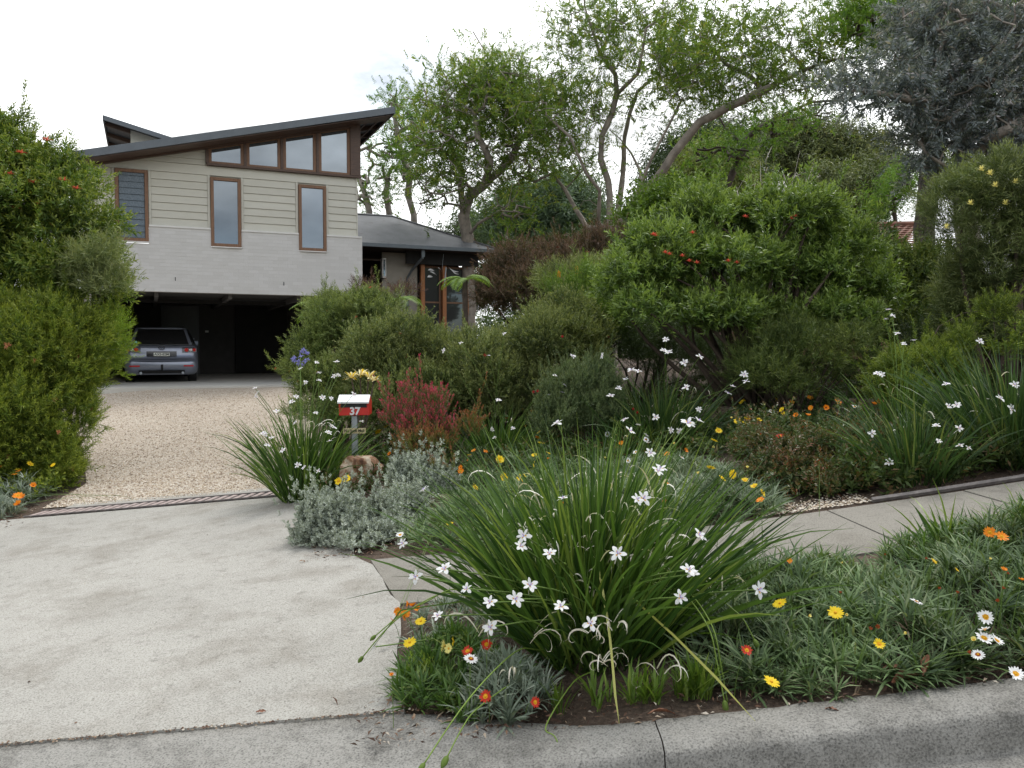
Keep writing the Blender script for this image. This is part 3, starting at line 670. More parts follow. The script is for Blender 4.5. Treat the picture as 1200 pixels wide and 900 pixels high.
mb = MB(); y = yr(1.06)-.0; mb.tube([(-.60, y+.02, 1.06), (-.60, y-.005, 1.06)], .035, 12); mb.build('sticker', M['teal'], car)
for s in (-1, 1):
    mb = MB(); mb.tube([(s*.56, .9, 1.49), (s*.60, 1.4, 1.51), (s*.60, 2.2, 1.51)], .014, 6); mb.build('roof_rail', M['black'], car)
    mb = MB(); mb.add([(s*.88, 3.0, 1.0), (s*1.03, 2.98, 1.0), (s*1.04, 2.98, 1.12), (s*.9, 3.0, 1.12), (s*.88, 3.12, 1.0), (s*1.0, 3.1, 1.0), (s*1.01, 3.1, 1.12), (s*.9, 3.12, 1.12)], [(0, 1, 2, 3), (4, 7, 6, 5), (0, 4, 5, 1), (1, 5, 6, 2), (2, 6, 7, 3), (3, 7, 4, 0)]); mb.build('side_mirror', M['paint'], car)
    for yy in (.93, 3.65):
        mb = MB(); mb.tube([(s*.66, yy, .33), (s*.87, yy, .33)], .335, 24); wh = mb.build('wheel', M['black'], car, bevel=.02)
        mb = MB(); mb.tube([(s*.862, yy, .33), (s*.885, yy, .33)], [.2, .17], 16); mb.build('rim', M['steel'], wh)
    mb = MB(); mb.tube([(s*.5, .02, .27), (s*.5, .3, .27)], .035, 8); mb.build('exhaust_pipe', M['steel'], car)

# ------------------------------------------------------------------ letterbox and rock
LY = 9.0; lb0 = at(415, 500, LY); gz = Hs(lb0[0], LY)
box = thing('letterbox', 'red metal letterbox with white flap and number 37 on a grey post', 'letterbox', (lb0[0], LY, gz), math.radians(4))
zt_ = at(415, 472, LY)[2]-gz; zb_ = at(415, 487, LY)[2]-gz
mb = MB(); w = .165
mb.add([(-w, 0, zb_), (w, 0, zb_+.004), (w, .3, zb_), (-w, .3, zb_), (-w, .0, zt_+.0), (w, .0, zt_), (w, .3, zt_), (-w, .3, zt_), (-w, .15, zt_+.075), (w, .15, zt_+.075)],
       [(0, 3, 2, 1), (0, 1, 5, 4), (3, 7, 6, 2), (0, 4, 8, 7, 3), (1, 2, 6, 9, 5), (4, 5, 9, 8), (7, 8, 9, 6)])
mb.build('box', M['red'], box, bevel=.003)
mb = MB(); mb.add([(-w-.012, -.035, zt_-.005), (w-.0, -.035, zt_-.005), (w-.0, .13, zt_+.07), (-w-.012, .13, zt_+.07), (-w-.012, -.035, zt_+.012), (w-.0, -.035, zt_+.012), (w-.0, .13, zt_+.082), (-w-.012, .13, zt_+.082)], [(0, 3, 2, 1), (4, 5, 6, 7), (0, 1, 5, 4), (1, 2, 6, 5), (2, 3, 7, 6), (3, 0, 4, 7)]); mb.build('flap', M['whitepaint'], box)
mb = MB(); mb.box(-w+.02, w-.025, -.006, .004, zt_-.052, zt_-.01); mb.build('slot', M['black'], box)
text_mesh('37', .115, 'number', M['whitepaint'], box, (.01, -.006, (zb_+zt_)/2-.025), bold=.004)
mb = MB(); mb.box(-.032, .032, .03, .09, -.1, zb_); mb.build('post', M['steel'], box, bevel=.006)
zs = at(413, 505, LY)[2]-gz; M['cream'] = plain('cream_sign', (.55, .47, .28), .6, .1, 15)
mb = MB(); mb.box(-.125, .125, .012, .026, zs-.03, zs+.03); sg = mb.build('sign', M['cream'], box); text_mesh('No Junk Mail', .042, 'sign_lettering', M['black'], sg, (0, .010, zs), bold=.0005)
def rock(name, label, c, r, seed, mat, flat=.8, group=None, amp=.22):
    rr_ = random.Random(seed); bm = bmesh.new(); bmesh.ops.create_icosphere(bm, subdivisions=4, radius=1)
    from mathutils import noise as mn
    off = Vector((seed*3.1, seed*1.7, 0))
    for v in bm.verts:
        p = v.co.copy(); d = mn.noise(p*1.1+off)*amp*1.6+mn.noise(p*2.6+off)*amp*.7+mn.noise(p*7+off)*amp*.16
        q = p*(1+d); q = Vector((max(-.85, min(.88, q.x)), max(-.85, min(.9, q.y)), max(-.8, min(flat, q.z)))); v.co = Vector((q.x*r[0], q.y*r[1], q.z*r[2]))
    me = bpy.data.meshes.new(name); bm.to_mesh(me); bm.free(); me.polygons.foreach_set('use_smooth', [True]*len(me.polygons)); me.materials.append(mat)
    o = link(name, me); o.location = c; return props(o, label, 'rock', group)
m, t, b, o = newmat('sandstone'); v = objco(t)
c = ramp(t, noise(t, 3.2, 5, .6, v, 1.2), [(.36, (.10, .048, .026)), (.46, (.22, .115, .06)), (.52, (.40, .33, .24)), (.75, (.46, .41, .33))])
t.links.new(c, b.inputs['Base Color']); b.inputs['Roughness'].default_value = .9; bump(t, b, noise(t, 22, 6, .65, v), .02, .7); M['stone'] = m
m, t, b, o = newmat('mossy_rock'); v = objco(t)
c = ramp(t, noise(t, 4.5, 6, .65, v, .6), [(.3, (.045, .035, .025)), (.5, (.13, .10, .07)), (.7, (.24, .20, .15))])
t.links.new(c, b.inputs['Base Color']); b.inputs['Roughness'].default_value = .95; bump(t, b, noise(t, 18, 6, .7, v), .03, .8); M['rock'] = m
q = at(424, 552, 8.66); rock('sandstone_rock', 'smooth brown and cream sandstone rock at the foot of the letterbox post', (q[0], 8.66, q[2]-.02), (.25, .20, .22), 5, M['stone'])
q = at(850, 492, 10.2); rock('boulder', 'grey brown boulder behind yellow daisies left of the bushy groundcover', (q[0], 10.2, q[2]-.10), (.36, .3, .32), 9, M['rock'])
q = at(1010, 486, 9.6); rock('boulder', 'brown boulder under the arching wattle beside orange daisies', (q[0], 9.6, q[2]-.10), (.42, .35, .36), 12, M['rock'])
q = at(520, 592, 7.3); rock('boulder', 'low grey stone half hidden between the silver bush and the daisies', (q[0], 7.4, Hs(q[0], 7.4)+.06), (.22, .18, .16), 14, M['rock'])
# neighbour's tiled house
NP = at(1062, 300, 27)
nh = thing('neighbour_house', 'low house with brown tiled roof behind the right hand shrubs', 'house', (NP[0], 27, 1.0), math.radians(-8))
zr = at(1062, 264, 29)[2]-1.0; ze = at(1062, 294, 27)[2]-1.0
V = []; Q = []; var = []
nrow = 12; W_ = 6.0
for r in range(nrow):
    z0 = ze+(zr-ze)*r/nrow; z1 = ze+(zr-ze)*(r+1)/nrow+.015; y0 = r*2.2/nrow-.02; y1 = (r+1)*2.2/nrow+.02
    x = -W_+(0 if r % 2 else .12)
    while x < .98-.0:
        k = len(V); v_ = random.random(); lift = .035+.01*v_
        V += [(x, y0, z0), (x+.235, y0, z0), (x, y0, z0+lift), (x+.235, y0, z0+lift), (x+.235, y1, z1), (x, y1, z1), (x+.12, y0, z0+lift+.03), (x+.12, y1, z1+.03)]
        Q += [(0+k, k+1, k+3, k+2), (k+2, k+6, k+7, k+5), (k+6, k+3, k+4, k+7)]; var += [v_]*8; x += .245
o = link('roof_tiles', mesh_np('roof_tiles', np.array(V), np.array(Q), var, flat=True), M['terracotta'], nh, 'stuff')
mb = MB(); mb.tube([(-W_, 2.2, zr+.05), (1.0, 2.2, zr+.05)], .11, 8); mb.build('ridge_capping', M['terracotta'], nh)
mb = MB(); mb.box(-W_, 1.0, -.14, -.02, ze-.10, ze+.02); mb.build('gutter', M['white'], nh)
mb = MB(); mb.box(-W_+.3, .8, .35, 4.0, -.3, ze-.1); mb.build('wall', plain('neighbour_brick', (.16, .08, .055), .85), nh)
mb = MB(); mb.add([(-W_, 2.22, zr), (1, 2.22, zr), (1, 4.5, ze), (-W_, 4.5, ze)], [(0, 1, 2, 3)]); mb.build('rear_roof', M['terracotta'], nh)
# ------------------------------------------------------------------ foliage templates
# a template: V (n,3) growing along +Z, Q quads, va per-vertex random, tp per-vertex youth
def leaf_quad(p, d, n, L_, w, droop=.15, wide=.45):
    d = d/np.linalg.norm(d); s = np.cross(d, n); ln = np.linalg.norm(s); s = s/ln if ln > 1e-6 else np.array([1., 0, 0]); nn = np.cross(s, d)
    return [p, p+d*L_*wide+s*w/2, p+d*L_-nn*L_*droop, p+d*L_*wide-s*w/2]
def sprig(seed, length, nleaf, ll, lw, angle=50, spread=0, whorl=1, droop=.15, tipstart=.75, jit=.25, stem=0, wide=.45, flat=0):
    r = np.random.default_rng(seed); V = []; Q = []; va = []; tp = []
    for i in range(nleaf):
        f = (i+.5)/nleaf; z = length*f
        az = i*2.39996+r.normal()*.3
        if flat: az = (0 if i % 2 else math.pi)+r.normal()*.25
        an = math.radians(angle)*(1-.45*f)+r.normal()*jit*.5
        if whorl == 2: an *= (.6+.4*(1-f))
        d = np.array([math.sin(an)*math.cos(az), math.sin(an)*math.sin(az), math.cos(an)])
        p = np.array([spread*r.normal(), spread*r.normal(), z]); n = np.array([0, 0, 1.])+r.normal(size=3)*.5
        L_ = ll*(1+.25*r.normal()); L_ = max(L_, ll*.4)*(1-.3*f)
        k = len(V); V += leaf_quad(p, d, n, L_, lw*(1+.15*r.normal()), droop, wide); Q.append((k, k+1, k+2, k+3))
        va += [r.random()]*4; tp += [max(0, (f-tipstart)/(1-tipstart))]*4
    if stem:
        k = len(V); V += [np.array([-stem, 0, 0]), np.array([stem, 0, 0]), np.array([stem*.4, 0, length]), np.array([-stem*.4, 0, length])]; Q.append((k, k+1, k+2, k+3)); va += [0]*4; tp += [0]*4
    return np.array(V), np.array(Q), np.array(va), np.array(tp)
def rosette(seed, n, ll, lw, rise=55, segs=3, arch=.6, cup=0):
    """arching strap leaves from one crown"""
    r = np.random.default_rng(seed); V = []; Q = []; va = []; tp = []
    for i in range(n):
        az = r.random()*2*math.pi; el = math.radians(rise+r.normal()*16); L_ = ll*(1+.22*r.normal()); h = np.array([math.cos(az), math.sin(az), 0]); s = np.array([-h[1], h[0], 0]); tw = r.normal()*.3
        s = s*math.cos(tw)+np.array([0, 0, 1])*math.sin(tw); p = np.zeros(3)+np.array([r.normal(), r.normal(), 0])*ll*.06; v_ = r.random(); k = len(V)
        for q in range(segs+1):
            f = q/segs; w = lw*(.45+1.5*f*(1.25-f)**1.0)*(1 if q < segs else .12)
            V += [p+s*w/2, p-s*w/2]; va += [v_]*2; tp += [f]*2
            e = el-arch*f*1.6; p = p+(h*math.cos(e)+np.array([0, 0, 1])*math.sin(e))*L_/segs
        for q in range(segs): Q.append((k+2*q, k+2*q+1, k+2*q+3, k+2*q+2))
    return np.array(V), np.array(Q), np.array(va), np.array(tp)
def bake(name, temps, pos, dirs, scl, mat, parent=None, kind='stuff', r=None, roll=True, vbias=None):
    r = r or np.random.default_rng(len(pos)); n = len(pos); pos = np.asarray(pos, float); dirs = np.asarray(dirs, float)
    dirs = dirs/np.maximum(np.linalg.norm(dirs, axis=1, keepdims=True), 1e-9)
    a = np.cross(dirs, r.normal(size=(n, 3))); a /= np.maximum(np.linalg.norm(a, axis=1, keepdims=True), 1e-9); b_ = np.cross(dirs, a)
    if not roll:                                   # keep the template's x axis level
        a = np.cross(dirs, np.tile([0, 0, 1.], (n, 1))); a /= np.maximum(np.linalg.norm(a, axis=1, keepdims=True), 1e-6); b_ = np.cross(dirs, a)
    scl = np.broadcast_to(scl, (n,)); which = r.integers(0, len(temps), n)
    org = np.array(parent.location) if parent is not None else np.zeros(3)
    VV = []; QQ = []; VA = []; TP = []; k0 = 0
    vb = r.normal(size=n)*.12 if vbias is None else vbias
    for ti, (V, Q, va, tp) in enumerate(temps):
        ix = np.where(which == ti)[0]
        if len(ix) == 0: continue
        R = np.stack([a[ix], b_[ix], dirs[ix]], 2)*scl[ix][:, None, None]
        P_ = np.einsum('nij,kj->nki', R, V)+pos[ix][:, None, :]-org
        m = len(V); VV.append(P_.reshape(-1, 3)); QQ.append((Q[None]+(np.arange(len(ix))*m)[:, None, None]+k0).reshape(-1, 4)); k0 += len(ix)*m
        VA.append(np.clip(va[None]*.8+.1+vb[ix][:, None], 0, 1).ravel()); TP.append(np.tile(tp, len(ix)))
    global TRIS
    Qa = np.concatenate(QQ); TRIS += 2*len(Qa)
    return link(name, mesh_np(name, np.concatenate(VV), Qa, np.concatenate(VA), np.concatenate(TP)), mat, parent, kind)
TRIS = 0
def unit(r, n):
    v = r.normal(size=(n, 3)); return v/np.linalg.norm(v, axis=1, keepdims=True)
def lumps(c, rad, n, size, r, zlow=-.35, flatz=.75):
    """sub-lumps on and inside an ellipsoid crown"""
    c = np.array(c); rad = np.array(rad); v = unit(r, n*4); v = v[v[:, 2] > zlow][:n]; rr_ = r.random(len(v))**.35*.82
    P_ = c+v*rad*rr_[:, None]; sz = size*(.45+1.0*r.random(len(v))**1.3)
    return [(p, np.array([s, s, s*flatz])) for p, s in zip(P_, sz)]
def surf(lp, n, r, updir=.5, up=.45, inner=.25, jit=.3, front=.6):
    """points on the outside of a set of lumps, with outward and upward directions"""
    C = np.array([l[0] for l in lp]); R = np.array([l[1] for l in lp]); w = (R[:, 0]*R[:, 2]); w = w/w.sum()
    out = []; outd = []; tot = 0
    for _ in range(12):
        m = int(n*2.2); i = r.choice(len(C), m, p=w); v = unit(r, m)
        keep = (v[:, 2] > -.55) & ((v[:, 2]+.45*v[:, 0]*0-v[:, 1]*front) > -.65)
        i = i[keep]; v = v[keep]; f = 1-inner*r.random(len(i))**1.6
        p = C[i]+v*R[i]*f[:, None]
        ok = np.ones(len(p), bool)
        for j in range(len(C)):
            q = (p-C[j])/R[j]; ok &= ((q*q).sum(1) > .50) | (i == j)
        p = p[ok]; v = v[ok]; out.append(p); outd.append(v*updir+np.array([0, 0, up])+r.normal(size=v.shape)*jit); tot += len(p)
        if tot > n: break
    return np.concatenate(out)[:n], np.concatenate(outd)[:n]
def stems(name, base, targets, r0, mat, parent, r, wig=.12, n=5):
    mb = MB(); base = np.array(base); org = np.array(parent.location)
    for t_ in targets:
        t_ = np.array(t_); b0 = base+np.array([r.normal()*.06, r.normal()*.06, -.05]); pts = []; L_ = np.linalg.norm(t_-b0)
        side = r.normal(size=3)*wig*L_
        for q in range(n+1):
            f = q/n; p = b0*(1-f)+t_*f+side*math.sin(math.pi*f)*(.6+.4*f); p[2] += L_*.10*math.sin(math.pi*f); pts.append(p-org)
        mb.tube(pts, [r0*(1-.75*q/n) for q in range(n+1)], 5)
    return mb.build(name, mat, parent, smooth=True)
M['bark'] = plain('shrub_bark', (.075, .055, .042), .9, .35, 14, .004)
BEZ = {}
def shrub(name, label, cat, base, crowns, nl, lsize, temps, nsp, scale, mat, seed, stemn=14, stemr=.03, group=None, up=.45, flat=.75, inner=.3, jit=.3, front=.6, zlow=-.35, shoots=None, shootL=.27, holes=.34):
    r = np.random.default_rng(seed); t_ = thing(name, label, cat, tuple(base), 0, group)
    lp = []
    tv = sum(c[1][0]*c[1][2] for c in crowns)
    for c, rad in crowns: lp += lumps(c, rad, max(3, int(nl*rad[0]*rad[2]/tv)), lsize, r, zlow, flat)
    p, d = surf(lp, nsp, r, up=up, inner=inner, jit=jit, front=front)
    dn = d/np.linalg.norm(d, axis=1, keepdims=True); p = p+r.normal(size=p.shape)*lsize*.14
    nz = wave(p, r, lsize*1.9)+.6*wave(p, r, lsize*.8); thr = np.quantile(nz, holes); k = (nz > thr) | (r.random(len(p)) < .15); p = p[k]; d = d[k]; dn = dn[k]; nz = nz[k]
    p = p+dn*(nz*lsize*.30)[:, None]
    pk = r.random(len(p)) < .16; p[pk] += dn[pk]*(lsize*.5*r.random((int(pk.sum()), 1))**1.5)
    shoots = shoots or int(len(p)*.03)
    if shoots:
        i = r.choice(len(p), shoots, replace=False); sp_ = []; sd = []
        for j in i:
            q = dn[j]*.7+np.array([0, 0, .5])+r.normal(size=3)*.25; q /= np.linalg.norm(q); L_ = shootL*(.4+.8*r.random()); m = max(2, int(L_/(.055*scale)))
            for f in range(m): sp_.append(p[j]+q*L_*f/m); sd.append(q+r.normal(size=3)*.15); q = q+np.array([0, 0, .04])+r.normal(size=3)*.05
        p = np.concatenate([p, sp_]); d = np.concatenate([d, sd])
    gz_ = H(p[:, 0], p[:, 1]); k = p[:, 2] > gz_+.02; p = p[k]; d = d[k]
    bake('foliage', temps, p, d, scale*(.7+.6*r.random(len(p))), mat, t_, r=r, vbias=.10*r.normal(size=len(p))+.17*wave(p, r, lsize*2.6))
    idx = r.choice(len(lp), min(stemn, len(lp)), replace=False)
    stems('branches', base, [lp[i][0] for i in idx], stemr, M['bark'], t_, r)
    t_lp[t_.name] = (p, d); return t_
t_lp = {}
def wave(p, r, wl):
    o = 0
    for _ in range(5):
        k = unit(r, 1)[0]*6.283/wl*(.7+.7*r.random()); o = o+np.sin(p@k+r.random()*6.28)
    return o/2.2
def strew(tname, parent, mesh, pts, size, r, name='flower', up=(0, 0, 1), outs=None, label=None):
    org = np.array(parent.location)
    for i, p in enumerate(pts):
        o = bpy.data.objects.new(name, mesh); COL.objects.link(o); o.parent = parent
        o.location = Vector(np.array(p)-org)
        d = Vector(outs[i]) if outs is not None else Vector(up); d = (d+Vector(r.normal(size=3)*.2)).normalized()
        o.rotation_mode = 'QUATERNION'; o.rotation_quaternion = d.to_track_quat('Z', 'Y'); s = size*(.8+.45*r.random()); o.scale = (s, s, s)
        if label: o['label'] = label
def front_points(tname, n, r, zmin=None, xr=None):
    p, d = t_lp[tname]; k = (d[:, 1] < .2)
    if zmin is not None: k &= p[:, 2] > zmin
    p = p[k]; d = d[k]
    i = r.choice(len(p), n, replace=False); dd = d[i]/np.linalg.norm(d[i], axis=1, keepdims=True); return p[i]+dd*.04, dd
# ------------------------------------------------------------------ flower meshes (unit = metres at true size)
def pet(V, Q, mi, az, el, L_, w, m, base=0., curl=.0, z0=0., segs=2):
    h = np.array([math.cos(az), math.sin(az), 0]); s = np.array([-h[1], h[0], 0]); p = h*base+np.array([0, 0, z0]); k = len(V)
    prof = [.30, .85, 1.0, .35] if segs == 3 else [.45, 1., .18]
    for q in range(segs+1):
        f = q/segs; ww = w*prof[q]; V += [p+s*ww/2, p-s*ww/2]; e = el-curl*f; p = p+(h*math.cos(e)+np.array([0, 0, 1])*math.sin(e))*L_/segs
    for q in range(segs): Q.append((k+2*q, k+2*q+1, k+2*q+3, k+2*q+2)); mi.append(m)
def fmat(name, c, trans=.35, rough=.5):
    m, t, b, o = newmat(name); b.inputs['Base Color'].default_value = C4(c); b.inputs['Roughness'].default_value = rough; b.inputs['Specular IOR Level'].default_value = .2
    tr = t.nodes.new('ShaderNodeBsdfTranslucent'); tr.inputs[0].default_value = C4(c); mx = t.nodes.new('ShaderNodeMixShader'); mx.inputs[0].default_value = trans
    t.links.new(b.outputs[0], mx.inputs[1]); t.links.new(tr.outputs[0], mx.inputs[2]); t.links.new(mx.outputs[0], o.inputs[0]); return m
FM = {k: fmat('petal_'+k, c) for k, c in dict(white=(.85, .85, .84), lilac=(.50, .42, .72), yellow=(.82, .60, .02), lemon=(.82, .74, .25), orange=(.82, .26, .015), red=(.55, .04, .02), rust=(.30, .06, .02), cream=(.86, .80, .50), coral=(.68, .13, .08), crimson=(.42, .015, .03), pink=(.50, .07, .11), apricot=(.62, .27, .14), centre=(.22, .12, .02), green=(.16, .24, .05), gold=(.75, .40, .02), blue=(.30, .30, .62)).items()}
def iris(seed):
    r = np.random.default_rng(seed); V = []; Q = []; mi = []
    for i in range(3): pet(V, Q, mi, i*2.094+r.normal()*.12, .35+r.normal()*.15, .046, .026, 0, .003, .75, segs=3)
    for i in range(3): pet(V, Q, mi, i*2.094+1.047+r.normal()*.12, .45+r.normal()*.15, .042, .017, 0, .003, .6, segs=3)
    for i in range(3): pet(V, Q, mi, i*2.094+r.normal()*.1, 1.1, .02, .009, 1, .002, .2)
    for i in range(3): pet(V, Q, mi, i*2.094, .38, .016, .008, 2, .004, .2, .0015)
    return mesh_np('flower', np.array(V), np.array(Q), mats=[FM['white'], FM['lilac'], FM['gold']], midx=mi)
IRIS = [iris(i) for i in range(6)]
def bud():
    mb = MB(); mb.tube([(0, 0, 0), (0, 0, .008), (0, 0, .02), (0, 0, .032), (0, 0, .038)], [.002, .006, .0075, .005, .001], 6); return mb.mesh('bud', FM['green'], True)
BUD = bud()
def daisy(seed, col, ring=None, n=16, open_=.15, dia=.032, centre='centre'):
    r = np.random.default_rng(seed); V = []; Q = []; mi = []
    for i in range(n):
        az = i*2*math.pi/n+r.normal()*.05; L_ = dia*(1+.08*r.normal()); e = open_+r.normal()*.08
        pet(V, Q, mi, az, e, L_, dia*.36, 0, .004, .1, segs=3)
        if ring: pet(V, Q, mi, az, e+.03, L_*.34, dia*.26, 1, .004, .1, .0012)
    me = mesh_np('flower', np.array(V), np.array(Q), mats=[FM[col], FM[ring or col]], midx=mi)
    mb = MB(); mb.tube([(0, 0, -.004), (0, 0, .003), (0, 0, .0055)], [.004, .0075, .004], 8)
    return me, mb.mesh('flower_centre', FM[centre], True)
DAI = dict(yellow=[daisy(1, 'yellow', None, 18, .1, .033, 'gold'), daisy(2, 'yellow', 'gold', 15, .3, .030, 'gold')], lemon=[daisy(3, 'lemon', None, 20, .35, .03, 'gold')],
           orange=[daisy(4, 'orange', 'gold', 15, .25, .032, 'gold'), daisy(5, 'orange', None, 14, .7, .028, 'rust')], red=[daisy(6, 'red', 'gold', 14, .2, .028, 'gold')],
           white=[daisy(7, 'white', 'rust', 16, .12, .033, 'gold'), daisy(8, 'white', 'gold', 15, .3, .032, 'gold')], rust=[daisy(9, 'rust', None, 12, 1.1, .02, 'centre')], cream=[daisy(10, 'lemon', None, 14, 1.0, .022, 'gold')])
def spider(seed, col, n=26, L_=.03, w=.003):
    r = np.random.default_rng(seed); V = []; Q = []; mi = []
    for i in range(n): pet(V, Q, mi, r.random()*6.28, r.random()*1.3, L_*(.7+.5*r.random()), w*2, 0, .002, 1.2*r.random()-.3, .01*r.random())
    return mesh_np('flower', np.array(V), np.array(Q), mats=[FM[col]], midx=mi)
SPI = {c: spider(i+20, c) for i, c in enumerate(['coral', 'crimson', 'apricot', 'orange', 'lemon', 'pink'])}
stemM = leafmat('flower_stalk', (.10, .16, .035), (.17, .24, .06), None, None, .5, .1)
def add_flower(parent, base, head, mesh, scale, centre=None, tilt=None, stemr=.0022, r=rng, arc=.10, label=None, buds=0):
    """stalk (part) carrying the flower (sub-part); both relative to the plant"""
    org = Vector(parent.location); b0 = Vector(base)-org; h = Vector(head)-org; mb = MB(); pts = []
    out = Vector((h.x-b0.x, h.y-b0.y, 0))
    n = 6
    for q in range(n+1):
        f = q/n; p = Vector((b0.x+out.x*f**1.5, b0.y+out.y*f**1.5, b0.z+(h.z-b0.z)*(f if h.z > b0.z+.1 else f)+arc*math.sin(math.pi*f)*.5)); pts.append(p)
    mb.tube(pts, [stemr*1.2]*3+[stemr]*(n-2), 4, cap=False); st = mb.build('flower_stalk', stemM, parent, smooth=True)
    o = link('flower', mesh, None, st, label=label); o.location = h
    d = (pts[-1]-pts[-2]).normalized()*.5+Vector((0, -.30, .75)) if tilt is None else Vector(tilt)
    d = (d+Vector(r.normal(size=3)*.38)).normalized(); o.rotation_mode = 'QUATERNION'; o.rotation_quaternion = d.to_track_quat('Z', 'Y') @ Matrix.Rotation(r.random()*6.28, 3, 'Z').to_quaternion(); o.scale = (scale,)*3
    if centre is not None:
        c = link('flower_centre', centre, None, st); c.location = h; c.rotation_mode = 'QUATERNION'; c.rotation_quaternion = o.rotation_quaternion; c.scale = (scale,)*3
    for q in range(buds):
        k = 4-q; bo = link('bud', BUD, None, st); bo.location = pts[k]; bd_ = (pts[k+1]-pts[k]).normalized()+Vector(r.normal(size=3)*.4); bo.rotation_mode = 'QUATERNION'; bo.rotation_quaternion = bd_.to_track_quat('Z', 'Y')
    return st
def GH(px, py, h):
    q = ray(px, py); a, b = .3, 60.
    for _ in range(40):
        m = (a+b)/2; w = q*m
        if CZ+w[2] > Hs(w[0], w[1])+h: a = m
        else: b = m
    return q*a+np.array([0, 0, CZ])
def daisies(parent, items, r, hh=.25):
    """items: (px, py, kind, Y or None, scale); each daisy stands a little above the leaves"""
    for it in items:
        px, py, k = it[:3]; hd_ = GH(px, py, hh)
        me, ce = DAI[k][r.integers(len(DAI[k]))]; bx = hd_[0]+r.normal()*.02; by = max(hd_[1]+.03+r.normal()*.02, 3.34 if bx > -.62 else 9.7)
        add_flower(parent, (bx, by, Hs(bx, by)+.01), hd_, me, (it[4] if len(it) > 4 else 1.0)*(.76 if hd_[1] < 6 else 1.0), ce, (r.normal()*.25, -.45+r.normal()*.15, .85), .0016, r, .02)

# ------------------------------------------------------------------ iris clumps
irisM = leafmat('iris_leaf', (.016, .042, .010), (.075, .140, .026), (.17, .23, .05), None, .40, .30, .4, .15)
irisD = leafmat('iris_leaf_dark', (.018, .042, .014), (.050, .095, .026), (.14, .17, .05), None, .42, .28, .4, .15)
deadM = leafmat('dead_leaf', (.45, .40, .32), (.70, .67, .60), None, None, .7, .2, .2, .1)
def blade(seed, L_, w, lean, arch, twist=.3, segs=9, kinkf=None, curl=0):
    r = np.random.default_rng(seed); V = []; va = []; tp = []; p = np.zeros(3); az = 0.0; h = np.array([1., 0, 0]); el = math.pi/2-lean; v_ = r.random()
    tw0 = r.random()*math.pi; 
    for q in range(segs+1):
        f = q/segs; e = el-arch*f**1.7; d = h*math.cos(e)+np.array([0, 0, 1])*math.sin(e)
        if curl: d = h*math.cos(el-curl*f*f*3.2)+np.array([0, 0, 1])*math.sin(el-curl*f*f*3.2)
        s = np.cross(d, np.array([0, 1., 0])); s = s/max(1e-6, np.linalg.norm(s)); a = tw0+twist*f; s = s*math.cos(a)+np.array([0, 1., 0])*math.sin(a)
        ww = w*(.75+.35*math.sin(math.pi*min(1, f*1.1)))*(1 if f < .65 else max(.04, (1-f)/.35)**.8)
        V += [p+s*ww/2, p-s*ww/2]; va += [v_]*2; tp += [f]*2; p = p+d*L_/segs
    Q = [(2*q, 2*q+1, 2*q+3, 2*q+2) for q in range(segs)]
    return np.array(V), np.array(Q), np.array(va), np.array(tp)
def yaw(V, a): c, s = math.cos(a), math.sin(a); R = np.array([[c, -s, 0], [s, c, 0], [0, 0, 1]]); return V@R.T
def env_hit(px, py, base, R, h):
    c = np.array([base[0], base[1], base[2]+.42*h]); q = ray(px, py); s = np.array([1/R, 1/R, 1/(.62*h)]); o_ = (np.array([0, 0, CZ])-c)*s; d_ = q*s
    A_ = d_@d_; B_ = 2*o_@d_; C_ = o_@o_-1; D_ = B_*B_-4*A_*C_
    if D_ < 0: return None
    k = (-B_-math.sqrt(D_))/(2*A_); return np.array([0, 0, CZ])+q*k
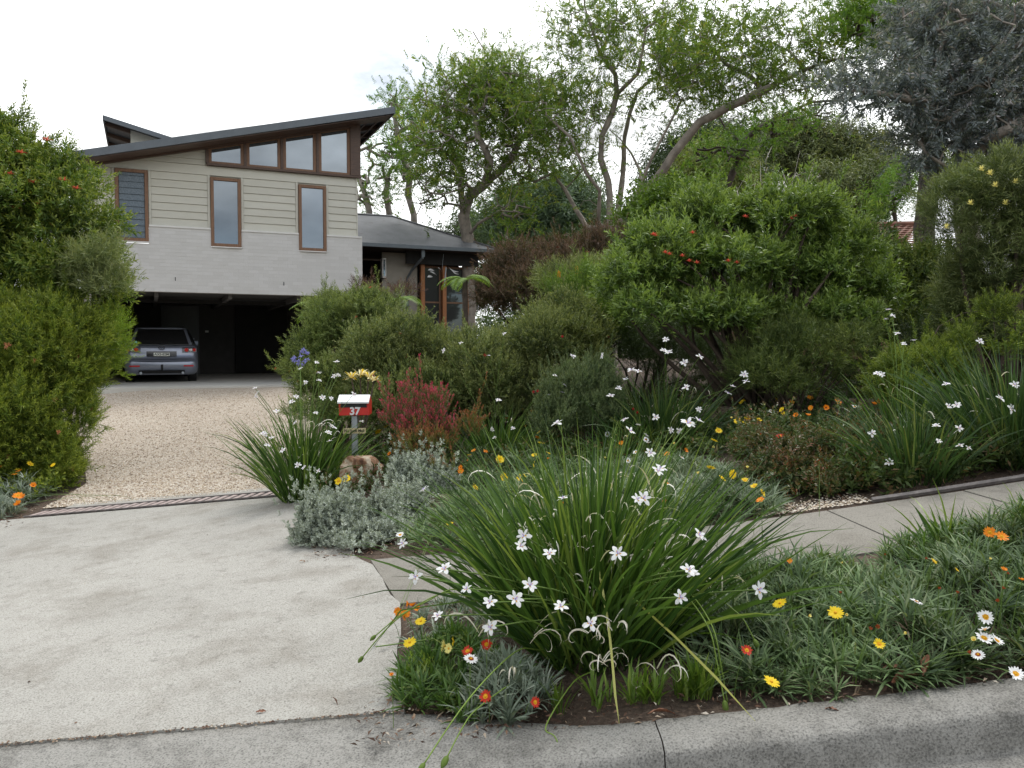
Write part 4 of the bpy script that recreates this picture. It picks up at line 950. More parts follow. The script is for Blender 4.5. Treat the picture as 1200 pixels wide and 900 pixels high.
def iris_clump(label, base, rad, hgt, n, seed, mat, flowers, each=0, w=.010, dead=.06, group='white flowering iris clumps', lean=.55, wind=0, Yf=None, fscale=1.0):
    r = np.random.default_rng(seed); base = np.array([base[0], base[1], Hs(base[0], base[1])]); t_ = thing('iris_clump', label, 'iris', tuple(base), 0, group)
    VV = []; QQ = []; VA = []; TP = []; k0 = 0; protos = []
    if each:
        for q in range(36):
            V, Q, va, tp = blade(seed*50+q, hgt*(.8+.42*r.random()), w*(.85+.4*r.random()), .04+(lean+.12)*(q/36)**1.6, .15+1.0*r.random()**1.9, r.normal()*.5)
            protos.append((mesh_np('leaf', V, Q, va, tp, mats=[mat]), q/36))
    for i in range(n):
        a = r.random()*2*math.pi; f = r.random()**.6; off = np.array([math.cos(a), math.sin(a), 0])*f*rad*.60; yv = a+r.normal()*.6
        if i < each:
            q = int(np.clip(f*36+r.normal()*8, 0, 35)); o = link('leaf', protos[q][0], None, t_); o.location = off+np.array([0, 0, -.03]); o.rotation_euler = (r.normal()*.12, r.normal()*.12, yv+r.normal()*.4); continue
        V, Q, va, tp = blade(seed*1000+i, hgt*(.7+.5*r.random()), w*(.8+.45*r.random()), .04+(lean+.2)*f**1.5+.06*r.normal(), .15+1.0*r.random()**1.9, r.normal()*.5, 7)
        V = yaw(V, yv)+off+np.array([0, 0, -.03]); VV.append(V); QQ.append(Q+k0); k0 += len(V); VA.append(va); TP.append(tp)
    if VV: link('foliage', mesh_np('foliage', np.concatenate(VV), np.concatenate(QQ), np.concatenate(VA), np.concatenate(TP)), mat, t_, 'stuff')
    VV = []; QQ = []; VA = []; TP = []; k0 = 0
    for i in range(int(n*dead)):
        a = r.random()*2*math.pi; hh = hgt*(.25+.75*r.random()); V, Q, va, tp = blade(seed*77+i, hgt*(.08+.2*r.random()**1.5), w*.5, .3+.6*r.random(), 0, 1.5, 8, curl=.5+.9*r.random())
        off = np.array([math.cos(a), math.sin(a), 0])*rad*(.3+.75*r.random())*(.35+.65*hh/hgt); off[2] = hh*.8; V = yaw(V, a+r.normal()*.9)+off; VV.append(V); QQ.append(Q+k0); k0 += len(V); VA.append(va); TP.append(tp)
    if VV: link('withered_leaves', mesh_np('withered_leaves', np.concatenate(VV), np.concatenate(QQ), np.concatenate(VA), np.concatenate(TP)), deadM, t_, 'stuff')
    for it in flowers:
        px, py = it[:2]; Y_ = it[2] if len(it) > 2 else (Yf or base[1]); hd_ = at(px, py, Y_); sc = it[3] if len(it) > 3 else 1.0
        hit = env_hit(px, py, base, (1.35 if hgt > .9 else 1.0)*hgt*(.35+.62*lean), hgt)
        if hit is not None: hd_ = hit
        elif Yf is None: hd_ = at(px, py, base[1]-.15)
        add_flower(t_, base+np.array([r.normal(), r.normal(), 0])*rad*.2, hd_, IRIS[r.integers(6)], sc*fscale*(.78+.34*r.random()), None, None, .0032, r, .08, buds=int(r.integers(0, 3)) if Y_ < 6 else 0)
    return t_
# ------------------------------------------------------------------ trees
def grow(limbs, attract, r, step, jit=.10):
    """nodes: traced limbs first, then twigs towards each attractor from the nearest wood"""
    P_ = []; par = []; FLOOR = []
    for li, pts in enumerate(limbs):
        pts = [np.array(p, float) for p in pts]
        prev = -1
        if P_:
            A_ = np.array(P_); prev = int(np.argmin(((A_-pts[0])**2).sum(1)))
        cur = pts[0]
        tot = sum(np.linalg.norm(b-a) for a, b in zip(pts[:-1], pts[1:])); run = 0.; lf = 1. if li == 0 else min(1., .30+.10*tot)
        if prev < 0: P_.append(cur); par.append(-1); prev = 0; FLOOR.append(1.)
        for q in pts[1:] if li == 0 or True else pts:
            a = P_[prev] if q is pts[1] else cur; L_ = np.linalg.norm(q-a); n = max(1, int(L_/step)); a0 = a.copy()
            for i in range(1, n+1):
                p = a0*(1-i/n)+q*(i/n)+(r.normal(size=3)*step*jit*.4 if i < n else 0)
                P_.append(p); par.append(prev); prev = len(P_)-1; FLOOR.append(0 if len(limbs) < 4 else lf*.50*(1-.8*(run+L_*i/n)/tot))
            cur = q; run += L_
    ntrunk = len(P_)
    A_ = np.array(P_); cap_ = len(P_)+len(attract)*16; B_ = np.empty((cap_, 3)); B_[:len(P_)] = A_; n = len(P_)
    d0 = np.array([np.min(((A_-a)**2).sum(1)) for a in attract]); ends = []
    for ai in np.argsort(d0):
        a = attract[ai]; dd = ((B_[:n]-a)**2).sum(1); dd = dd*(1+.5*(B_[:n, 2] > a[2]+.2)); j = int(np.argmin(dd)); s0 = B_[j].copy(); L_ = np.linalg.norm(a-s0)
        m = int(min(12, max(1, round(L_/step)))); bow = r.normal(size=3)*L_*.13; bow[2] += L_*.06; prev = j
        for i in range(1, m+1):
            f = i/m; p = s0*(1-f)+a*f+bow*math.sin(math.pi*f)+(r.normal(size=3)*step*jit if i < m else 0)
            B_[n] = p; par.append(prev); prev = n; n += 1
        ends.append(prev)
    fl = np.zeros(n); fl[:ntrunk] = FLOOR[:ntrunk]
    GROWFLOOR[0] = fl
    return B_[:n], np.array(par), ends, ntrunk
GROWFLOOR = [None]
def wood_mesh(name, P_, par, mat, parent, R0, rt, org, ntrunk, power=.5, parts=True):
    n = len(P_); flow = np.zeros(n); kids = [[] for _ in range(n)]
    for i in range(n):
        if par[i] >= 0: kids[par[i]].append(i)
    for i in range(n-1, -1, -1):
        if not kids[i]: flow[i] = 1
        if par[i] >= 0: flow[par[i]] += flow[i]
    fm = flow[0]; rad = np.maximum(rt+(R0-rt)*(flow/fm)**power, R0*GROWFLOOR[0])
    for main in (True, False):
        mb = MB(); done = np.zeros(n, bool)
        for i in range(n):
            if done[i]: continue
            chain = [par[i], i] if par[i] >= 0 else [i]; done[i] = True; c = i
            while kids[c]:
                k_ = max(kids[c], key=lambda q: flow[q]); 
                if done[k_]: break
                chain.append(k_); done[k_] = True; c = k_
            if len(chain) < 2: continue
            trunk = chain[-1] < ntrunk or (chain[0] < ntrunk and rad[chain[1]] > R0*.30)
            if trunk != main: continue
            rr_ = [rad[q] for q in chain]; rr_[0] = min(rr_[0], rr_[1]*1.1)
            mb.tube([P_[q]-org for q in chain], rr_, 8 if main else (5 if rr_[1] > .02 else 3), cap=False)
        if mb.v: 
            global TRIS
            TRIS += 2*len(mb.f); me = mb.mesh('wood', [mat], True); link('trunk' if main else 'branches', me, None, parent)
def tree(name, label, base, limbs, att, mat, bark, temps, per, scale, seed, R0=.3, rt=.012, step=.35, group=None, spread=.22, up=.35, power=.5, cat='tree', drop=0, keep=1.0):
    r = np.random.default_rng(seed); t_ = thing(name, label, cat, tuple(base), 0, group)
    P_, par, ends, nt_ = grow(limbs, att, r, step)
    wood_mesh('wood', P_, par, bark, t_, R0, rt, np.array(base), nt_, power)
    e = P_[ends]; e = e[r.random(len(e)) < keep]; k = np.repeat(np.arange(len(e)), per); p = e[k]+r.normal(size=(len(k), 3))*spread; p[:, 2] += .0
    d = (p-e[k])/spread*.6+np.array([0, 0, up])+r.normal(size=p.shape)*.4
    bake('crown', temps, p, d, scale*(.7+.6*r.random(len(p))), mat, t_, r=r, vbias=(r.normal(size=len(e))*.14)[k])
    return t_
def att_px(blobs, Y_, r):
    """crown volumes: (px, py, rx, ry, n, dY, spreadY)"""
    out = []
    for b_ in blobs:
        px, py, rx, ry, n = b_[:5]; dY = b_[5] if len(b_) > 5 else 0; sY = b_[6] if len(b_) > 6 else 1.6; v = unit(r, n)*(r.random(n)**.4)[:, None]
        for q in v: out.append(at(px+q[0]*rx, py+q[1]*ry, Y_+dY+q[2]*sY))
    return np.array(out)
def limb(Y_, *pts):
    return [at(p[0], p[1], Y_+(p[2] if len(p) > 2 else 0)) for p in pts]
feather = [sprig(s, .42, 18, .15, .040, 65, 0, 1, .3, .7, .25, .004, .5, flat=1) for s in range(6)]
clump = [sprig(s+20, .34, 16, .13, .055, 60, .05, 1, .2, .6, .35, .004) for s in range(5)]
gumleaf = [sprig(s+40, .40, 18, .16, .035, 100, .09, 1, .3, .7, .5, .004) for s in range(5)]
barkG = plain('grey_bark', (.27, .235, .20), .9, .35, 5, .012)
barkD = plain('dark_bark', (.075, .060, .050), .9, .35, 5, .012)
barkW = plain('pale_bark', (.42, .38, .33), .8, .25, 3, .01)
jacM = leafmat('jacaranda_leaf', (.060, .110, .022), (.160, .245, .050), (.26, .27, .06), None, .5, .5, .3, .25)
jacD = leafmat('jacaranda_leaf_dark', (.045, .100, .018), (.120, .215, .036), (.16, .2, .05), None, .5, .5, .3, .25)
watM = leafmat('blue_wattle_leaf', (.060, .078, .080), (.19, .215, .22), (.30, .28, .29), None, .6, .25, .3, .4)
gumM = leafmat('gum_leaf', (.050, .070, .025), (.125, .150, .055), (.2, .2, .08), None, .5, .3, .35, .3)
darkM = leafmat('dark_tree_leaf', (.020, .040, .012), (.060, .095, .025), None, None, .45, .3, .4, .3)
weepM = leafmat('weeping_leaf', (.060, .100, .060), (.130, .190, .110), None, None, .5, .35, .3, .25)
brightM = leafmat('bright_leaf', (.045, .090, .012), (.120, .190, .030), (.2, .26, .05), None, .45, .4, .35, .25)
r = np.random.default_rng(5)
# the many-trunked tree in the middle
YA = 24.0
L1 = [limb(YA, (716, 330), (715, 300), (717, 272)),
      limb(YA, (717, 272), (713, 213), (704, 187), (705, 160), (717, 133), (723, 110), (721, 87), (703, 63), (695, 37), (685, 7), (683, -25)),
      limb(YA, (718, 272), (724, 250, .6), (730, 200, 1), (732, 160, 1.2), (738, 133, 1.3), (747, 107, 1.5), (765, 92, 1.6), (800, 85, 1.8), (835, 70, 2)),
      limb(YA, (717, 272), (747, 233, -.6), (777, 200, -1), (800, 167, -1.3), (820, 143, -1.5), (850, 127, -1.8), (893, 107, -2), (930, 88, -2), (943, 82, -2), (977, 70, -2.2), (1027, 65, -2.4), (1013, 17, -2.4), (1005, -15, -2.4)),
      limb(YA, (747, 233, -.6), (750, 200, 0), (740, 180, .3), (727, 163, .5), (714, 152, .5)),
      limb(YA, (753, 226, -.6), (757, 200, -1), (773, 167, -1.2), (787, 140, -1.4), (800, 115, -1.5)),
      limb(YA, (712, 272), (701, 262), (703, 223, -.6), (687, 203, -.9), (680, 187, -1), (668, 160, -1), (640, 135, -1)),
      limb(YA, (712, 278), (687, 266, .8), (662, 222, 1.2), (647, 203, 1.4), (627, 213, 1.4), (603, 203, 1.4), (600, 183, 1.2), (583, 173, 1)),
      limb(YA, (703, 63), (713, 43), (723, 20), (722, -10)),
      limb(YA, (723, 110), (747, 87, -.6), (753, 60, -.8), (757, 33, -1), (777, 20, -1), (800, 0, -1.2)),
      limb(YA, (893, 107, -2), (880, 90, -1.5), (850, 75, -1), (830, 50, -1)),
      limb(YA, (943, 82, -2), (925, 60, -1.2), (905, 50, -1))]
AT = att_px([(640, 120, 50, 45, 60), (690, 40, 66, 45, 80), (740, 30, 60, 50, 55), (800, 40, 55, 45, 70, -.5), (700, 120, 60, 30, 40), (860, 40, 55, 45, 60, -1), (880, 95, 60, 20, 60, -1.5), (930, 40, 60, 40, 50, -2), (800, 100, 45, 25, 40),
             (840, 120, 40, 12, 20, -1), (960, 95, 60, 14, 30, -2), (790, 65, 30, 20, 40, -2), (815, 95, 25, 12, 22, -2), (990, 30, 40, 40, 40, -2), (650, 165, 40, 20, 30), (680, 185, 35, 12, 20), (590, 215, 30, 12, 18, 1)], YA, r)
AT = np.concatenate([AT, AT+r.normal(size=AT.shape)*.45])
gb = at(716, 330, YA); base = np.array([gb[0], YA, Hs(gb[0], YA)])
L1[0] = [base]+L1[0][1:]
tree('spreading_tree', 'tall grey barked tree with several trunks fanning out above the garden', base, L1, AT, jacM, barkG, feather, 5, .72, 11, .215, .007, .35, None, .26, .35, .72, keep=.62)
# the fuller tree on its left
YB = 26.0
L2 = [limb(YB, (552, 330), (548, 277), (543, 253), (550, 230), (567, 217), (587, 200), (600, 185), (610, 160)),
      limb(YB, (543, 253), (541, 230, .5), (540, 217, .5), (541, 200, .6), (530, 178, .8), (522, 150, 1)),
      limb(YB, (567, 217), (575, 190, -1), (560, 160, -1), (555, 130, -1)),
      limb(YB, (548, 270), (560, 262, -.5), (590, 245, -1), (600, 235, -1))]
AT = att_px([(545, 110, 55, 38, 120), (600, 110, 45, 35, 110), (520, 160, 45, 45, 100), (575, 160, 50, 40, 100), (640, 130, 45, 40, 70), (505, 215, 28, 35, 45), (560, 90, 16, 28, 24), (600, 90, 14, 20, 16), (600, 245, 30, 16, 24, -1), (640, 190, 40, 22, 30), (550, 205, 40, 25, 35)], YB, r)
AT = np.concatenate([AT, AT[::2]+r.normal(size=AT[::2].shape)*.45])
gb = at(552, 330, YB); base = np.array([gb[0], YB, Hs(gb[0], YB)]); L2[0] = [base]+L2[0][1:]
tree('leafy_tree', 'bushy green tree with crooked limbs rising behind the hipped porch roof', base, L2, AT, jacM, barkG, feather, 4, .8, 12, .20, .008, .35, None, .26, .35, .5, keep=.75)
# thin trees beside the house
YC = 30.0
for k_, (lb_, pts, bl) in enumerate([('slender pale tree just right of the house roof corner', [(487, 330), (485, 252), (478, 228), (480, 210), (475, 195), (468, 170), (463, 140), (461, 120)], [(461, 116, 7, 9, 8), (465, 135, 18, 22, 20), (480, 190, 24, 25, 34), (455, 170, 14, 24, 16), (490, 150, 18, 20, 22)]),
                                    ('thin leaning tree close against the house wall above the porch roof', [(440, 330), (433, 248), (427, 225), (420, 208), (415, 190)], [(425, 215, 12, 14, 9), (440, 180, 18, 24, 12), (432, 235, 14, 8, 7)]),
                                    ('smallest thin tree between the house and the slender pale tree', [(458, 330), (456, 250), (452, 225), (455, 205)], [(455, 205, 14, 18, 12), (450, 235, 10, 8, 5)])]):
    Yk = YC+k_; gb = at(pts[0][0], 330, Yk); base = np.array([gb[0], Yk, Hs(gb[0], Yk)]); lm = limb(Yk, *pts); lm[0] = base
    tree('slender_tree', lb_, base, [lm], att_px(bl, Yk, r), jacD, barkG, feather, 5, .8, 30+k_, .12, .012, .35, 'slender trees beside the house', .25, .35, .5)
# blue-grey wattle on the right
YD = 14.0
L3 = [limb(YD, (1140, 400), (1136, 300), (1132, 240), (1128, 160), (1120, 100), (1108, 40), (1100, -30)),
      limb(YD, (1128, 160), (1100, 130, -.5), (1060, 115, -.8), (1020, 108, -1)), limb(YD, (1120, 100), (1080, 70, .5), (1050, 40, .6)), limb(YD, (1120, 110), (1160, 70, -.6), (1190, 30, -.8)),
      limb(YD, (1130, 190), (1165, 160, -.5), (1200, 140, -.5)), limb(YD, (1130, 200), (1100, 190, -.5), (1085, 180, -.5))]
AT = att_px([(1120, 20, 60, 30, 60, 0, 1.3), (1080, 20, 30, 18, 26, 0, 1), (1060, 62, 22, 16, 26, .4, .8), (1100, 75, 40, 14, 40, .2, 1), (1170, 60, 40, 22, 50, 0, 1), (1150, 100, 45, 16, 46, -.2, 1), (1065, 112, 42, 12, 44, -.5, .6), (1015, 108, 24, 9, 20, -.8, .4), (990, 98, 14, 6, 7, -.8, .3), (1100, 140, 36, 15, 36, 0, .9), (1180, 135, 30, 16, 34, 0, .8), (1075, 165, 22, 14, 18, 0, .8), (1130, 175, 34, 12, 28, 0, .8), (1185, 180, 26, 20, 34, 0, .8), (1100, 200, 26, 12, 20, 0, .7), (1160, 205, 30, 12, 22, 0, .7), (1215, 30, 40, 50, 60, 0, 1), (1215, 130, 24, 50, 40, 0, 1)], YD, r)
gb = at(1140, 400, YD); base = np.array([gb[0], YD, Hs(gb[0], YD)]); L3[0][0] = base
wf = [sprig(s+60, .30, 20, .085, .022, 65, 0, 1, .2, .7, .25, .003, .5, flat=1) for s in range(5)]
tree('wattle_tree', 'large blue grey leaved wattle tree with thick trunk at the upper right', base, L3, AT, watM, barkG, wf, 6, 1.05, 13, .20, .006, .22, None, .17, .2, .5)
# green crown behind the wattle at the top right
YE = 20.0; gb = at(1075, 400, YE); base = np.array([gb[0], YE, Hs(gb[0], YE)])
AT = att_px([(1060, 20, 60, 30, 80), (1100, 60, 60, 50, 60), (1180, 150, 50, 60, 60), (1010, 30, 30, 20, 24), (1150, 20, 60, 40, 60)], YE, r)
lm = limb(YE, (1075, 400), (1085, 250), (1095, 150), (1100, 60), (1085, 10), (1080, -40)); lm[0] = base
tree('leafy_tree', 'green tree half hidden behind the blue grey wattle', base, [lm], AT, jacD, barkD, feather, 6, .9, 14, .24, .012, .35, None, .28)
# leaning dark tree
YF = 28.0; gb = at(800, 340, YF); base = np.array([gb[0], YF, Hs(gb[0], YF)])
lm = limb(YF, (800, 340), (835, 262), (847, 230), (860, 200), (867, 187), (877, 160), (900, 143), (950, 120), (985, 118)); lm[0] = base
AT = att_px([(900, 150, 22, 12, 18), (940, 135, 30, 8, 10), (860, 180, 26, 14, 18), (825, 180, 24, 12, 12)], YF, r)
tree('leaning_tree', 'dark trunked tree leaning right in front of the distant gums', base, [lm, limb(YF, (870, 170), (850, 150), (843, 138))], AT, jacD, barkD, feather, 6, .9, 15, .12, .012, .35, None, .28)
# gums and background trees
def round_tree(name, label, px, py, Y_, blobs, mat, bark, temps, per, scale, seed, R0=.2, spread=.4, step=.6, group='trees behind the garden', keep=1.0, power=.5, rt=.02):
    rr_ = np.random.default_rng(seed); gb = at(px, 340, Y_); base = np.array([gb[0], Y_, Hs(gb[0], Y_)]); top = at(px+rr_.normal()*8, py, Y_)
    return tree(name, label, base, [[base, base*.5+top*.5+rr_.normal(size=3)*.3, top]], att_px(blobs, Y_, rr_), mat, bark, temps, per, scale, seed, R0, rt, step, group, spread, .3, power, keep=keep)
gl1 = [(905, 165, 22, 10, 20), (945, 160, 20, 8, 20), (985, 170, 26, 10, 28), (1020, 180, 22, 10, 22), (925, 185, 24, 8, 18), (960, 195, 24, 8, 18), (1000, 200, 22, 7, 16), (895, 195, 14, 9, 12), (1040, 190, 14, 8, 10), (875, 180, 16, 8, 10)]
round_tree('gum_tree', 'tall distant gum tree with layered olive crown in the gap left of the wattle', 935, 190, 55, gl1, gumM, barkW, gumleaf, 18, 2.0, 41, .35, .55, 1.0, 'trees behind the garden', 1, .5, .05)
round_tree('gum_tree', 'rounded olive green tree in front of the distant gum', 1010, 225, 48, [(975, 220, 22, 12, 24, 0, 2), (1010, 235, 18, 12, 30, 0, 2), (1020, 215, 26, 10, 26, 0, 2), (990, 245, 20, 10, 20, 0, 2)], gumM, barkW, gumleaf, 20, 1.7, 42, .25, .5, .8, keep=1)
round_tree('gum_tree', 'pale olive domed tree behind the big garden shrub', 835, 200, 40, [(840, 195, 30, 8, 30), (828, 212, 22, 12, 30), (850, 222, 25, 10, 24), (835, 240, 18, 10, 16)], leafmat('olive_leaf', (.08, .105, .03), (.17, .20, .06), None, None, .5, .35, .3, .2), barkD, gumleaf, 20, 1.4, 43, .2, .45, .7)
round_tree('dark_tree', 'dark dense tree between the many trunked tree and the gums', 800, 190, 44, [(815, 178, 32, 20, 40), (790, 205, 24, 20, 34), (850, 172, 22, 12, 20), (800, 228, 40, 16, 40), (880, 225, 30, 14, 26)], darkM, barkD, gumleaf, 16, 1.7, 44, .3, .55, .8)
round_tree('weeping_tree', 'soft grey green weeping tree behind the porch roof and reddish shrub', 635, 240, 34, [(620, 245, 35, 22, 70), (660, 235, 35, 24, 70), (590, 262, 30, 16, 40), (640, 270, 50, 16, 60), (675, 262, 20, 20, 30)], weepM, barkD, gumleaf, 14, 1.2, 45, .16, .4, .5)
round_tree('leafy_tree', 'bright green small tree to the right of the many trunked tree', 775, 240, 19, [(775, 250, 30, 16, 60, 0, 1), (800, 240, 28, 14, 45, 0, 1), (750, 272, 18, 16, 36, 0, 1), (830, 248, 30, 14, 45, 0, 1), (780, 275, 40, 18, 50, 0, 1)], brightM, barkD, clump, 11, .75, 46, .12, .22, .3)
round_tree('dark_tree', 'small round tree seen low between the trunks beyond the reddish shrub', 690, 250, 38, [(692, 252, 18, 12, 26), (745, 268, 20, 12, 20), (570, 275, 22, 12, 24), (540, 285, 20, 12, 20)], darkM, barkD, gumleaf, 14, 1.3, 47, .15, .4, .5)
round_tree('conifer_tree', 'airy tree rising behind the tiled roof', 1048, 225, 40, [(1045, 228, 12, 22, 22), (1062, 215, 16, 16, 22), (1030, 235, 8, 14, 8)], jacD, barkD, gumleaf, 9, 1.0, 48, .1, .35, .5)
# bare dead branches over the big shrub
mb = MB(); dbase = at(905, 300, 13.5); dt = thing('dead_branches', 'bare bleached dead branches sticking up above the big spreading shrub', 'dead shrub', (dbase[0], 13.5, Hs(dbase[0], 13.5)))
rr_ = np.random.default_rng(3)
for k_ in range(13):
    a = at(880+rr_.random()*60, 262, 13.5); b_ = at(862+rr_.random()*110, 196+rr_.random()*30, 13.5+rr_.normal()*.4); org = np.array(dt.location); pts = [a*(1-f)+b_*f+rr_.normal(size=3)*.07-org for f in np.linspace(0, 1, 7)]
    mb.tube(pts, [.016*(1-.12*q) for q in range(7)], 4)
    for q in (3, 4, 5): mb.tube([pts[q], pts[q]+rr_.normal(size=3)*.12, pts[q]+rr_.normal(size=3)*.16+np.array([0, 0, .22])], [.008, .006, .002], 3)
mb.tube([(0, 0, -.05), tuple((np.array(at(905, 262, 13.5))-org))], [.05, .03], 6)
mb.build('twigs', barkW, dt, smooth=True)
# far wood closing the horizon
rr_ = np.random.default_rng(77); n = 9000; a = rr_.uniform(-40, 62, n); p = np.stack([a, 62+rr_.normal(size=n)*4, np.abs(rr_.normal(size=n))*2.2+.8+2.2*np.sin(a*.35)*np.cos(a*.13)], 1)
wd = bake('distant_wood', gumleaf, p, rr_.normal(size=(n, 3))+np.array([0, 0, .6]), 3.2, darkM); wd['kind'] = 'stuff'
# a tree line across the street, seen only in the window panes
for k_, (x_, y_, rr0) in enumerate([(10.5, -14, 3.2), (3.5, -19, 2.8)]):
    rt_ = np.random.default_rng(90+k_); att = np.array([x_, y_, 4.8])+unit(rt_, 150)*np.array([rr0, 2.4, 2.3])*(rt_.random(150)**.4)[:, None]; base = np.array([x_, y_, Hs(x_, y_)])
    tree('street_tree', ['dark round street tree across the road', 'second street tree further back across the road'][k_], base, [[base, base+np.array([0, 0, 3.5])]], att, darkM, barkD, clump, 9, 1.6, 90+k_, .2, .02, .5, 'trees across the street', .3)

# ------------------------------------------------------------------ shrubs
def E_(px, py, Y_, rx, ry, rd=None): return (at(px, py, Y_), np.array([rx*Y_/960, rd or rx*Y_/960*.8, ry*Y_/960]))
def base_at(px, Y_): x = (px-600)/960*Y_; return (x, Y_, Hs(x, Y_))
needle = [sprig(s, .15, 18, .050, .0075, 52, 0, 1, .15, .6, .25, .002) for s in range(6)]
needle_s = [sprig(s+9, .11, 20, .028, .0060, 50, 0, 1, .1, .6, .25, .002) for s in range(6)]
broad = [sprig(s+5, .13, 13, .060, .0150, 52, 0, 1, .25, .6, .3, .002) for s in range(6)]
long_ = [sprig(s+15, .20, 15, .110, .0080, 42, 0, 1, .25, .6, .3, .002) for s in range(6)]
silver = [sprig(s+25, .048, 14, .026, .0125, 62, 0, 1, .1, .6, .2, .0015) for s in range(6)]
fineT = [sprig(s+35, .18, 26, .040, .0045, 45, 0, 1, .2, .6, .25, .002) for s in range(6)]
bigger = [sprig(s+45, .20, 15, .090, .017, 48, 0, 1, .25, .5, .3, .003) for s in range(6)]
ferny = [sprig(s+55, .34, 34, .060, .0085, 68, 0, 1, .1, .6, .15, .003, .5, flat=1) for s in range(5)]
cover = [sprig(s+65, .10, 12, .045, .016, 58, 0, 1, .2, .6, .3, .002) for s in range(6)]
lm_ = leafmat
g1 = lm_('bottlebrush_leaf', (.035, .070, .012), (.115, .180, .030), (.22, .26, .05), (.27, .32, .06), .45, .35, .35, .3)
g2 = lm_('grevillea_left_leaf', (.040, .072, .010), (.135, .190, .024), (.22, .26, .04), (.30, .35, .05), .5, .35, .3, .3)
shrub('bottlebrush_shrub', 'tall green bottlebrush shrub with scattered red brushes covering the left end of the house', 'shrub', base_at(20, 12.8), [E_(10, 290, 12.8, 80, 110), E_(75, 305, 12.6, 36, 80), E_(-5, 195, 12.9, 40, 48), E_(62, 225, 12.8, 30, 42), E_(98, 340, 12.5, 32, 46), E_(30, 400, 12.6, 76, 76)], 150, .34, broad, 17500, 1.35, g1, 101, 26, .05, inner=.55, flat=.9, up=.35, shoots=260, shootL=.5)
rr_ = np.random.default_rng(6); t_ = bpy.data.objects['bottlebrush_shrub']
for px, py in [(12, 205), (75, 212), (90, 222), (45, 240), (18, 245), (98, 320), (110, 322), (40, 215), (62, 265), (25, 180), (55, 165)]:
    mb = MB()
    c_ = at(px, py, 12.15); o = link('flower', SPI['coral' if py < 300 else 'crimson'], None, t_); o.location = Vector(c_)-t_.location; o.scale = (2.6, 2.6, 2.2)
# loose pale sprays at the right edge of the hedge
shrub('wispy_shrub', 'loose grey green wispy shrub sticking out at the right of the bottlebrush', 'shrub', base_at(84, 12.2), [E_(112, 325, 12, 24, 34), E_(120, 300, 12, 12, 16), E_(128, 345, 12, 22, 12)], 26, .20, long_, 850, 1.0, lm_('wispy_leaf', (.08, .11, .04), (.2, .24, .10), None, (.28, .30, .13), .5, .35, .3, .2), 102, 1, .004, inner=.7)
shrub('grevillea_hedge', 'dense fine leaved grevillea with apricot flowers spilling over the left edge of the gravel', 'shrub', base_at(30, 11.2), [E_(-4, 440, 11.3, 76, 90), E_(57, 430, 11.5, 46, 76), E_(1, 510, 10.8, 56, 62), E_(83, 405, 11.7, 30, 52), E_(47, 500, 11.0, 38, 52), E_(36, 540, 10.8, 40, 28), E_(67, 490, 11.4, 28, 42), E_(-4, 560, 10.6, 40, 26), E_(21, 572, 10.5, 26, 16), E_(49, 540, 10.9, 30, 22), E_(87, 455, 12.2, 22, 28), E_(72, 540, 11.2, 20, 26), E_(60, 560, 10.9, 20, 14), E_(58, 505, 11.3, 34, 34), E_(64, 470, 11.6, 34, 30)], 170, .27, needle, 21000, 1.2, g2, 103, 20, .04, inner=.45, up=.5, flat=.9, shoots=420, shootL=.42)
p_, d_ = front_points('grevillea_hedge', 62, rr_); strew('', bpy.data.objects['grevillea_hedge'], SPI['apricot'], p_, 1.5, rr_, outs=d_)
shrub('light_green_shrub', 'bright yellow green leafy branch hanging over the gravel beside the car', 'shrub', base_at(84, 12.3), [E_(126, 425, 12.4, 14, 34), E_(112, 395, 12.4, 22, 20), E_(130, 385, 12.4, 10, 14)], 22, .16, needle, 1000, 1.2, lm_('lime_leaf', (.09, .15, .02), (.20, .30, .04), None, (.3, .4, .06), .45, .4, .3, .2), 104, 1, .004, inner=.6)
# middle mound
g3 = lm_('mound_leaf', (.045, .070, .022), (.145, .180, .058), (.22, .24, .09), (.27, .30, .11), .5, .3, .3, .3)
shrub('grevillea_mound', 'broad olive green grevillea mound with tiny red flowers between letterbox and porch', 'shrub', base_at(560, 11.2), [E_(500, 442, 11.4, 70, 46), E_(570, 440, 11.5, 80, 50), E_(635, 425, 11.2, 62, 62), E_(455, 430, 11.0, 48, 50), E_(600, 470, 10.8, 72, 45), E_(500, 480, 10.9, 80, 45), E_(560, 450, 10.9, 60, 50), E_(660, 400, 11.6, 40, 40), E_(440, 480, 10.8, 40, 40)], 210, .22, needle_s, 27000, 1.35, g3, 105, 24, .03, inner=.35, up=.6, flat=.95)
p_, d_ = front_points('grevillea_mound', 46, rr_); strew('', bpy.data.objects['grevillea_mound'], SPI['crimson'], p_, 1.0, rr_, outs=d_)
g3b = lm_('loose_leaf', (.050, .080, .024), (.150, .200, .058), (.24, .28, .09), (.29, .35, .11), .5, .3, .3, .3)
shrub('loose_grevillea', 'looser taller grevillea with rusty flowers in front of the right side of the carport', 'shrub', base_at(400, 12.2), [E_(395, 410, 12.2, 52, 56), E_(380, 370, 12.4, 34, 24), E_(430, 380, 12.2, 34, 34), E_(400, 450, 11.6, 45, 34), E_(362, 432, 12, 26, 30), E_(400, 490, 11.2, 60, 34), E_(370, 460, 11.6, 30, 30)], 95, .17, needle, 8600, 1.05, g3b, 106, 20, .025, inner=.55, up=.5)
p_, d_ = front_points('loose_grevillea', 24, rr_); strew('', bpy.data.objects['loose_grevillea'], SPI['coral'], p_, .9, rr_, outs=d_)
